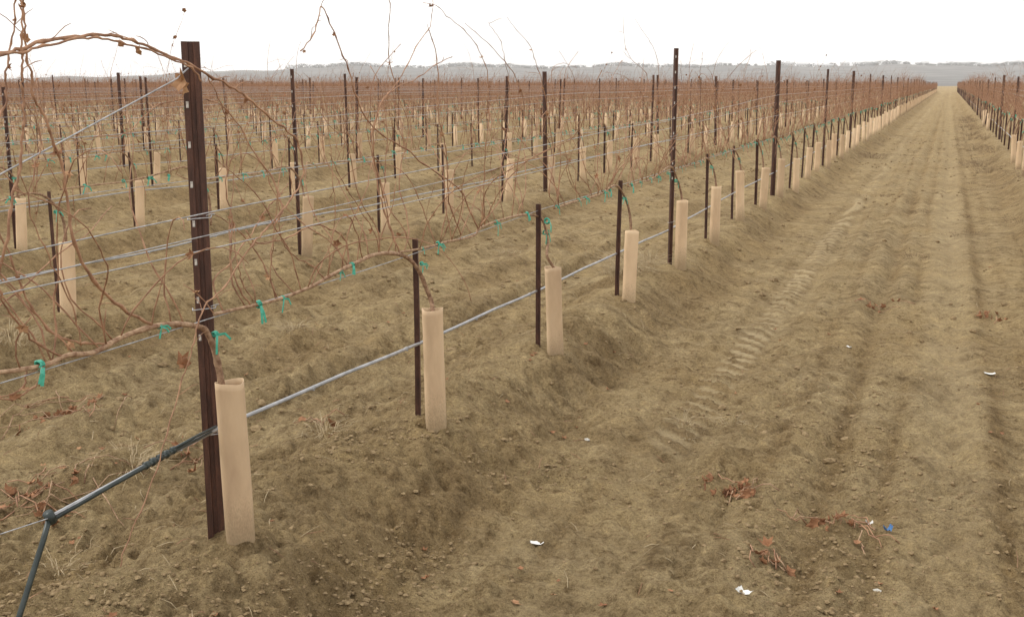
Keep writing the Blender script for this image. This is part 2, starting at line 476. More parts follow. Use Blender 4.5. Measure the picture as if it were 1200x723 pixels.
def build_clods():
    rs = np.random.RandomState(5)
    x, y = plan_points(170000, rs, 1.9, 15.)
    z, lo, pa, _ = relief(x, y)
    cl = np.clip((vnoise(x, y, .5, 71) + .2) * 1.2, .06, 1)
    keep = rs.rand(len(x)) < (.55 + .45 * lo) * cl * (1 - .8 * pa)
    x, y, z, lo = x[keep], y[keep], z[keep], lo[keep]
    n = len(x)
    s = .0020 * np.exp(rs.gamma(1.5, .40, n)) * (1 + .5 * lo)
    s = np.minimum(s, .012)
    # bigger lumps of tilled soil farther out
    th = np.radians(rs.uniform(-52, 8, 15000)); rr = np.sqrt(rs.uniform(5.5 ** 2, 42 ** 2, 15000)); x2, y2 = rr * np.sin(th), rr * np.cos(th)
    z2, lo2, pa2, _ = relief(x2, y2)
    k2 = rs.rand(15000) < np.where(x2 < -2.9, .85, .35) * np.clip(vnoise(x2, y2, .8, 74) * 1.4 + .2, .03, 1) * (1 - pa2)
    x = np.r_[x, x2[k2]]; y = np.r_[y, y2[k2]]; z = np.r_[z, z2[k2]]; s = np.r_[s, rs.uniform(.010, .034, k2.sum())]
    ov = np.array([(1, 0, 0), (0, 1, 0), (-1, 0, 0), (0, -1, 0), (0, 0, 1), (0, 0, -1)], float)
    of = np.array([(0, 1, 4), (1, 2, 4), (2, 3, 4), (3, 0, 4), (1, 0, 5), (2, 1, 5), (3, 2, 5), (0, 3, 5)])
    VV, FF, off = [], [], 0
    for sel, (v, f) in ((s >= .0075, ico()), (s < .0075, (ov, of))):
        xx, yy, zz, ss = x[sel], y[sel], z[sel], s[sel]; n = len(xx); nv = len(v)
        ang = rs.uniform(0, 6.28, n); ca, sa = np.cos(ang), np.sin(ang)
        jit = 1 + rs.uniform(-.28, .28, (n, nv, 1))
        W = v[None] * jit * np.stack([rs.uniform(.8, 1.5, n), rs.uniform(.7, 1.1, n), rs.uniform(.5, .85, n)], 1)[:, None, :]
        X = W[..., 0] * ca[:, None] - W[..., 1] * sa[:, None]
        Y = W[..., 0] * sa[:, None] + W[..., 1] * ca[:, None]
        VV.append((np.stack([X, Y, W[..., 2]], -1) * ss[:, None, None] + np.stack([xx, yy, zz + ss * .25], 1)[:, None, :]).reshape(-1, 3))
        FF.append((f[None] + (np.arange(n) * nv)[:, None, None]).reshape(-1, 3) + off); off += n * nv
    o = link('soil_clods', fastmesh('soil_clods', np.vstack(VV), np.vstack(FF), M['clod'], smooth=False))
    tag(o, 'crumbled brown clods and pebbles lying all over the bare soil', 'clods', kind='stuff')
build_clods()

def build_straw():
    rs = np.random.RandomState(9)
    x, y = plan_points(9000, rs, 2, 26)
    i = np.abs(x[:, None] - ALLROWS[None]).min(1)
    keep = rs.rand(len(x)) < np.where((x < -2.6), .9, .35) * np.clip(vnoise(x, y, .9, 73) + .35, .05, 1)
    x, y = x[keep], y[keep]
    mb = MB()
    for a, b in zip(x, y):
        L = random.uniform(.02, .085); t = random.uniform(0, 6.28)
        x2, y2 = a + L * math.cos(t), b + L * math.sin(t)
        z1, z2 = H(a, b) + .004, H(x2, y2) + .004 + random.choice((0, 0, .02, .035))
        mx, my = (a + x2) / 2 + random.uniform(-.1, .1) * L, (b + y2) / 2 + random.uniform(-.1, .1) * L
        mb.tube([(a, b, z1), (mx, my, max(H(mx, my), (z1 + z2) / 2) + .004), (x2, y2, z2)], [.0015, .0017, .0008], 3, random.choice((0, 0, 1)), cap=False)
    tag(mb.obj('dry_straw', [M['straw'], M['cane']]), 'short bits of dry straw and twig strewn over the soil', 'straw', kind='stuff')
random.seed(3)
build_straw()

def leaf_geo(mb, c, size, mi=0, flat=0.0):
    """one shrivelled vine leaf: five curled lobes round a midrib"""
    a0 = random.uniform(0, 6.28); curl = random.uniform(.25, .9)
    ax = Vector((random.uniform(-1, 1), random.uniform(-1, 1), random.uniform(-1, 1))).normalized()
    from mathutils import Matrix
    rot = Matrix.Rotation(random.uniform(0, 6.28) * (1 - flat) + random.uniform(-.5, .5) * flat, 3, ax) @ Matrix.Rotation(a0, 3, 'Z')
    vs = [Vector((0, 0, 0))]
    for k in range(10):
        t = k / 10 * 2 * math.pi
        rr = (1 if k % 2 == 0 else .62) * random.uniform(.75, 1.1) * size * .5
        vs.append(Vector((rr * math.cos(t), rr * math.sin(t) * .8, curl * rr * (rr / size) * 2.0 * random.uniform(.3, 1.3))))
    vs = [rot @ v + Vector(c) for v in vs]
    lo = [v + rot @ Vector((0, 0, -.0012)) for v in vs]
    f = [(0, 1 + k, 1 + (k + 1) % 10) for k in range(10)]
    g = [(11, 12 + (k + 1) % 10, 12 + k) for k in range(10)]
    sd = [(1 + k, 12 + k, 12 + (k + 1) % 10, 1 + (k + 1) % 10) for k in range(10)]
    mb.add(vs + lo, f + g + sd, mi, False)

def build_leaf_litter():
    rs = np.random.RandomState(19)
    x, y = plan_points(900, rs, 2, 24)
    keep = rs.rand(len(x)) < np.clip(vnoise(x, y, .7, 75) * 1.3 - .1, .05, 1)
    mb = MB()
    for a, b in zip(x[keep], y[keep]):
        leaf_geo(mb, (a, b, H(a, b) + .008), random.uniform(.02, .05), random.choice((0, 0, 0, 1)), 1)
    tag(mb.obj('leaf_litter', [M['leaf'], M['leafpale']]), 'scattered crumbs of red-brown fallen vine leaf on the soil', 'leaf litter', kind='stuff')
build_leaf_litter()

# ------------------------------------------------------------------ names of places for the labels
ORD = ['first', 'second', 'third', 'fourth', 'fifth', 'sixth', 'seventh', 'eighth', 'ninth', 'tenth', 'eleventh', 'twelfth', 'thirteenth', 'fourteenth', 'fifteenth', 'sixteenth']
ROWNAME = {-2.36: 'nearest row', -5.80: 'second row', -8.95: 'third row', -12.15: 'fourth row', 1.50: 'right-hand row'}
def where(kind, x, k, limit=12):
    """(text, unique?)  k counts the seen ones of that kind along the row from the camera"""
    if x in ROWNAME:
        if k < limit:
            return '%s %s along the %s' % (ORD[k], kind, ROWNAME[x]), True
        return '%s of the %s, farther off than its %s' % (kind, ROWNAME[x], ORD[limit - 1]), False
    if x > 1.5: return '%s in the far rows right of the tracks' % kind, False
    return '%s in the distant rows behind the fourth row' % kind, False

# ------------------------------------------------------------------ steel parts
def prism(mb, prof, z0, z1, mi=0, n=1, twist=0, bend=0):
    """extrude a closed plan outline upward (n steps), ends capped"""
    k = len(prof); vs = []
    for i in range(n + 1):
        z = z0 + (z1 - z0) * i / n
        a = twist * i / n; off = bend * math.sin(math.pi * i / n)
        for (x, y) in prof:
            vs.append((x * math.cos(a) - y * math.sin(a) + off, x * math.sin(a) + y * math.cos(a), z))
    fs = []
    for i in range(n):
        for j in range(k):
            j2 = (j + 1) % k
            fs.append((i * k + j, i * k + j2, (i + 1) * k + j2, (i + 1) * k + j))
    fs.append(tuple(range(k))[::-1]); fs.append(tuple(n * k + j for j in range(k)))
    mb.add(vs, fs, mi, False)

def hat_profile(w, d, t):
    """rolled vineyard post: a flat web with two flanges and turned lips"""
    h = w / 2
    return [(-h, d), (-h, 0), (h, 0), (h, d), (h + .0, d), (h - t, d), (h - t, t), (-h + t, t), (-h + t, d)]

def post_mesh(height, w=.062, d=.034, t=.004):
    h = w / 2
    mb = MB()
    # web and two flanges, folded outward lips
    prof = [(-h, d), (-h, 0), (-h * .30, 0), (-h * .22, .006), (h * .22, .006), (h * .30, 0), (h, 0), (h, d), (h - t, d), (h - t, t), (h * .34, t), (h * .2, .006 + t), (-h * .2, .006 + t), (-h * .34, t), (-h + t, t), (-h + t, d)]
    prism(mb, prof[::1], -.25, height, n=3, twist=R(random.uniform(-1, 1)))
    return mb.mesh('steel_post', M['steel'])

def tab_mesh():
    mb = MB()
    mb.box((0, 0, 0), (.0085, .004, .022))
    mb.box((.001, -.003, .008), (.006, .004, .005))
    return mb.mesh('hole_tab', M['strip'])
TAB = tab_mesh()

def clip_mesh(wd=.07):
    mb = MB()
    pts = [(-wd / 2 - .006, .036, -.004), (-wd / 2 - .005, -.004, -.004), (-.01, -.008, 0), (wd / 2 + .004, -.004, .002), (wd / 2 + .006, .030, .006)]
    mb.tube(pts, .0022, 5)
    mb.tube([(wd / 2 + .006, .03, .006), (wd / 2 + .018, .012, .012), (wd / 2 + .006, -.012, .016), (wd / 2 - .012, -.012, .010)], .0018, 5)
    return mb.mesh('wire_clip', M['wire'])
CLIP = clip_mesh()

POSTS = {}
def make_post(x, y, near, wide, label, uniq, height):
    key = (near, wide)
    z = H(x, y)
    if x > -3 and x < 0 and y < 4: height = 1.79 - z
    if key not in POSTS:
        POSTS[key] = post_mesh(1.0, .061 if wide else .034, .034 if wide else .03)
    t = bpy.data.objects.new('steel_post', None); C.objects.link(t)
    t.empty_display_size = .1
    t.location = (x, y, z)
    t.rotation_euler = (R(random.gauss(0, .9)), R(random.gauss(0, .9)), R(34 + random.uniform(-8, 8)))
    if x > -3 and x < 0: t.rotation_euler = (0, R(.3 if y < 4 else random.uniform(-.3, .1)), R(36))
    o = link('upright', post_near if False else POSTS[key], t)
    o.scale = (1, 1, height)
    label = label.replace('tall steel post', 'steel post')
    tag(t, label, 'post', 'tall rusty steel posts along the rows')
    if near:
        n = int((height - .75) / .137)
        for i in range(n + 1):
            zz = height - .075 - i * .137
            if zz < .7: break
            link('hole_tab', TAB, t).location = ((-.020 if wide else -.008), -.0015, zz)
        for zz in (.865, 1.19, .395):
            c = link('wire_clip', CLIP, t); c.location = (0, 0, zz)
            c.scale = (1, 1, 1) if wide else (.66, .9, 1)
    return t

def stake_mesh(v):
    mb = MB()
    a, t = .029, .0035
    prof = [(0, 0), (a, 0), (a, t), (t, t), (t, a), (0, a)]
    prof = [(p[0] - .012, p[1] - .012) for p in prof]
    prism(mb, prof, -.2, .88, n=3, twist=R((-4, 3, 6)[v]), bend=(.004, -.004, .0)[v])
    return mb.mesh('training_stake', M['steel'])
STAKES = [stake_mesh(i) for i in range(3)]

def tube_mesh(v):
    rnd = random.Random(40 + v)
    mb = MB()
    k = 16; a, b = .052, .040; th = .0028
    L = .66
    rings = []
    for i in range(7):
        z = -.08 + (L) * i / 6 + .0
        for wall in (0, 1):
            pass
    def ring(z, off, s):
        vs = []
        for j in range(k):
            t = 2 * math.pi * j / k
            # squarish carton sleeve with soft corners
            cx = math.copysign(abs(math.cos(t)) ** .62, math.cos(t)); sy = math.copysign(abs(math.sin(t)) ** .62, math.sin(t))
            wv = 1 + .03 * math.sin(3 * t + v) * s + .02 * math.sin(z * 9 + v)
            zt = z + (.004 * math.sin(2 * t + v * 2) if z > .55 else 0)
            vs.append(((a - off) * cx * wv, (b - off) * sy * wv, zt))
        return vs
    zs = [-.10, .05, .18, .31, .44, .555, .58]
    vs = []
    for z in zs: vs += ring(z, 0, 1 + z)
    for z in zs[::-1]: vs += ring(z, th, 1 + z)
    n = len(zs) * 2
    fs = []
    for i in range(n - 1):
        for j in range(k):
            j2 = (j + 1) % k
            fs.append((i * k + j, i * k + j2, (i + 1) * k + j2, (i + 1) * k + j))
    mb.add(vs, fs, 0, True)
    me = mb.mesh('grow_tube', M['tube'])
    return me
TUBES = [tube_mesh(i) for i in range(4)]
def tube_far_mesh():
    mb = MB()
    k = 6; vs = []; fs = []
    for z, o in ((-.08, 0), (.58, 0), (.58, .004), (.3, .004)):
        for j in range(k):
            t = 2 * math.pi * j / k
            vs.append(((.052 - o) * math.cos(t), (.046 - o) * math.sin(t), z))
    for i in range(3):
        for j in range(k): fs.append((i * k + j, i * k + (j + 1) % k, (i + 1) * k + (j + 1) % k, (i + 1) * k + j))
    mb.add(vs, fs, 0, True)
    return mb.mesh('grow_tube', M['tube'])
TUBE_FAR = tube_far_mesh()

# ------------------------------------------------------------------ vines
MV = [M['trunk'], M['cordon'], M['cane'], M['leaf'], M['leafpale'], M['tie']]
def spline(pts, sub=4):
    P = [Vector(p) for p in pts]
    out = []
    for i in range(len(P) - 1):
        a = P[max(i - 1, 0)]; b = P[i]; c = P[i + 1]; d = P[min(i + 2, len(P) - 1)]
        for s in range(sub):
            t = s / sub
            out.append(.5 * ((2 * b) + (c - a) * t + (2 * a - 5 * b + 4 * c - d) * t * t + (3 * b - a - 3 * c + d) * t ** 3))
    out.append(P[-1])
    return out

def nodes_radii(n, r0, r1, rnd, every=3, amp=.55):
    out = []
    for i in range(n):
        r = r0 + (r1 - r0) * (i / max(1, n - 1)) ** .8
        if i % every == 0 and i > 0: r *= 1 + amp * rnd.uniform(.5, 1)
        out.append(r)
    return out

def grow(rnd, start, L, up=1.0, lean=(0, 0), step=.075, droop=.0, wander=.22):
    p = Vector(start); d = Vector((lean[0], lean[1], up)).normalized()
    pts = [p.copy()]; l = 0
    cx, cy = rnd.uniform(-.3, .3), rnd.uniform(-.6, .6)
    while l < L:
        f = l / L
        d += Vector((rnd.uniform(-wander, wander) + cx * .06, rnd.uniform(-wander, wander) + cy * .12, -droop * f * f + rnd.uniform(-.08, .08)))
        d.normalize()
        p = p + d * step
        if p.z < .12: break
        pts.append(p.copy()); l += step
    return pts

def tie_mesh(v):
    rnd = random.Random(v)
    mb = MB()
    ring = [(.009 * math.cos(t), .0, .009 * math.sin(t)) for t in [i * 2 * math.pi / 8 for i in range(9)]]
    for off in (-.004, .002, .007):
        mb.tube([(p[0] * 1.1, off + rnd.uniform(-.002, .002), p[2] * 1.1) for p in ring], .0034, 4, cap=False)
    for k in range(2 + v % 2):
        a = rnd.uniform(-.9, .9) + (k - .5) * 1.2
        L = rnd.uniform(.035, .085)
        p0 = Vector((.012, 0, -.002))
        p1 = p0 + Vector((.010, math.sin(a) * L * .5, -math.cos(a) * L * .35))
        p2 = p1 + Vector((.002, math.sin(a) * L * .35, -L * .5))
        wd = .0042
        for q0, q1 in ((p0, p1), (p1, p2)):
            n_ = Vector((0, 1, 0)) if abs((q1 - q0).normalized().y) < .7 else Vector((0, 0, 1))
            n_ = (n_ - (q1 - q0).normalized() * n_.dot((q1 - q0).normalized())).normalized()
            h = Vector((.0012, 0, 0))
            vs = [q0 - n_ * wd - h, q0 + n_ * wd - h, q1 + n_ * wd - h, q1 - n_ * wd - h, q0 - n_ * wd + h, q0 + n_ * wd + h, q1 + n_ * wd + h, q1 - n_ * wd + h]
            mb.add(vs, [(0, 3, 2, 1), (4, 5, 6, 7), (0, 1, 5, 4), (2, 3, 7, 6), (1, 2, 6, 5), (0, 4, 7, 3)], 0, False)
    return mb.mesh('tie', M['tie'])
TIES = [tie_mesh(i) for i in range(5)]

def cordon_path(rnd):
    """local frame: stake at origin, sleeve at x=+.10, fruiting wire runs along y at x=0"""
    y0 = rnd.uniform(-.04, .04); pk = rnd.uniform(.86, .93)
    pts = [(.09, y0, .42), (.085, y0 + .01, .56), (.065, y0 + .02, .68), (.04, y0 - .01, .78), (.01, y0 - .10, pk - .02), (0, y0 - .24, pk), (.0, y0 - .5, pk - .03), (rnd.uniform(-.01, .01), -.85, .86), (rnd.uniform(-.01, .01), -1.2, .865), (0, -1.55, .86)]
    return pts

def vine_shapes(seed, ncane, hmax, lod=0):
    """list of (part name, material index, polyline, radii, sides)"""
    rnd = random.Random(seed)
    cp = cordon_path(rnd)
    sp = spline(cp, 3 if lod == 0 else 1)
    out = []
    k = int(len(sp) * .45)
    rad = nodes_radii(len(sp), .0115, .0055, rnd, 4, .25)
    if lod == 0:
        out.append(('trunk', 0, sp[:k + 1], rad[:k + 1], 6))
        out.append(('cordon', 1, sp[k:], [r * 1.0 for r in rad[k:]], 6))
    else:
        out.append(('trunk', 1, sp, rad, 3))
    leaves = []
    for c in range(ncane):
        yy = -rnd.uniform(.05, 1.62)
        st = (rnd.uniform(-.01, .01), yy, .87)
        kind = rnd.random()
        if kind < .72:
            L = rnd.uniform(.35, hmax)
            pts = grow(rnd, st, L, 1, (rnd.uniform(-.35, .35), rnd.uniform(-.4, .4)), .075 if lod == 0 else .31, rnd.choice((0, .1, .5)), .20 if lod == 0 else .32)
        elif kind < .9:
            L = rnd.uniform(.5, hmax * 1.15)
            pts = grow(rnd, st, L, 1, (rnd.uniform(-.3, .3), rnd.uniform(-.9, .9)), .075 if lod == 0 else .31, .9, .18)
        else:
            pts = grow(rnd, st, rnd.uniform(.2, .5), -.4, (rnd.uniform(-.3, .3), rnd.uniform(-.6, .6)), .06 if lod == 0 else .2, .3, .25)
        r0 = rnd.uniform(.0026, .0046) if lod == 0 else rnd.uniform(.003, .0052)
        out.append(('cane', 2, pts, nodes_radii(len(pts), r0, .0010, rnd, 2, .7) if lod == 0 else [r0 * 1.2] * (len(pts) - 1) + [.0015], 4 if lod == 0 else 3))
        for q in pts[3:]:
            if lod == 0 and rnd.random() < .085:
                leaves.append((q, rnd.uniform(.02, .055), rnd.choice((3, 3, 4))))
            if lod == 0 and rnd.random() < .14:        # side shoot or tendril
                tw = grow(rnd, q, rnd.uniform(.06, .22), .5, (rnd.uniform(-1, 1), rnd.uniform(-1, 1)), .035, .3, .35)
                out.append(('twig', 2, tw, [.0013] * (len(tw) - 1) + [.0006], 3))
    return out, leaves

def joined_vine(seed, ncane, hmax, lod):
    sh, leaves = vine_shapes(seed, ncane, hmax, lod)
    mb = MB()
    for nm, mi, pts, rad, n in sh: mb.tube(pts, rad, n, mi, cap=False)
    rnd = random.Random(seed + 500)
    if lod == 0:
        for q, s, mi in leaves: leaf_geo(mb, q, s, mi)
    else:
        for _ in range(3):
            mb.box((rnd.uniform(-.03, .03), rnd.uniform(-1.5, 0), rnd.uniform(.9, 1.7)), (.03, .035, .03), 3, rnd.uniform(0, 3))
    for _ in range(4 if lod == 0 else 2):
        y = rnd.uniform(-1.5, -.05)
        mb.box((.01, y, .845), (.014, .016, .03), 5, rnd.uniform(-1, 1))
        mb.box((.015, y + .012, .815), (.006, .008, .05), 5, 0, rnd.uniform(-.6, .6))
    return mb

# parts for the vines near enough to show them
NEARSETS = []
for s in range(7):
    sh, leaves = vine_shapes(100 + s, 20, 1.35, 0)
    parts = []
    last = None
    for nm, mi, pts, rad, n in sh:
        if nm == 'twig': last.tube(pts, rad, n, 2, cap=False); continue
        mb = MB(); mb.tube(pts, rad, n, mi); parts.append((nm, mb)); last = mb
    random.seed(s)
    lm = []
    for q, sz, mi in leaves:
        mb = MB(); leaf_geo(mb, q, sz, mi); lm.append(mb)
    NEARSETS.append(([(nm, mb.mesh(nm, MV)) for nm, mb in parts], [m.mesh('leaf', MV) for m in lm]))
MIDSETS = []
for s in range(6):
    MIDSETS.append(joined_vine(200 + s, 32, 1.5, 0).mesh('grape_vine', MV))
FARSETS = [joined_vine(300 + s, 22, 1.4, 1) for s in range(5)]

def near_vine(x, y, z, s, label, mirror=1):
    t = bpy.data.objects.new('grape_vine', None); C.objects.link(t)
    t.empty_display_size = .1
    t.location = (x, y, z)
    parts, leaves = NEARSETS[s % len(NEARSETS)]
    for nm, me in parts: link(nm, me, t)
    for me in leaves: link('leaf', me, t)
    rnd = random.Random(s * 7 + int(y * 10))
    for k in range(5):
        o = link('tie', TIES[(k + s) % 5], t)
        yy = (-.03, -.32, -.62, -.95, -1.3)[k] + rnd.uniform(-.08, .08)
        o.location = (0 if k else .05, yy if k else 0.0, .868 if k else .74); o.rotation_euler = (rnd.uniform(-.3, .3), 0, rnd.uniform(-.5, .5))
    tag(t, label, 'vine', 'bare grape vines trained along the wires')
    return t

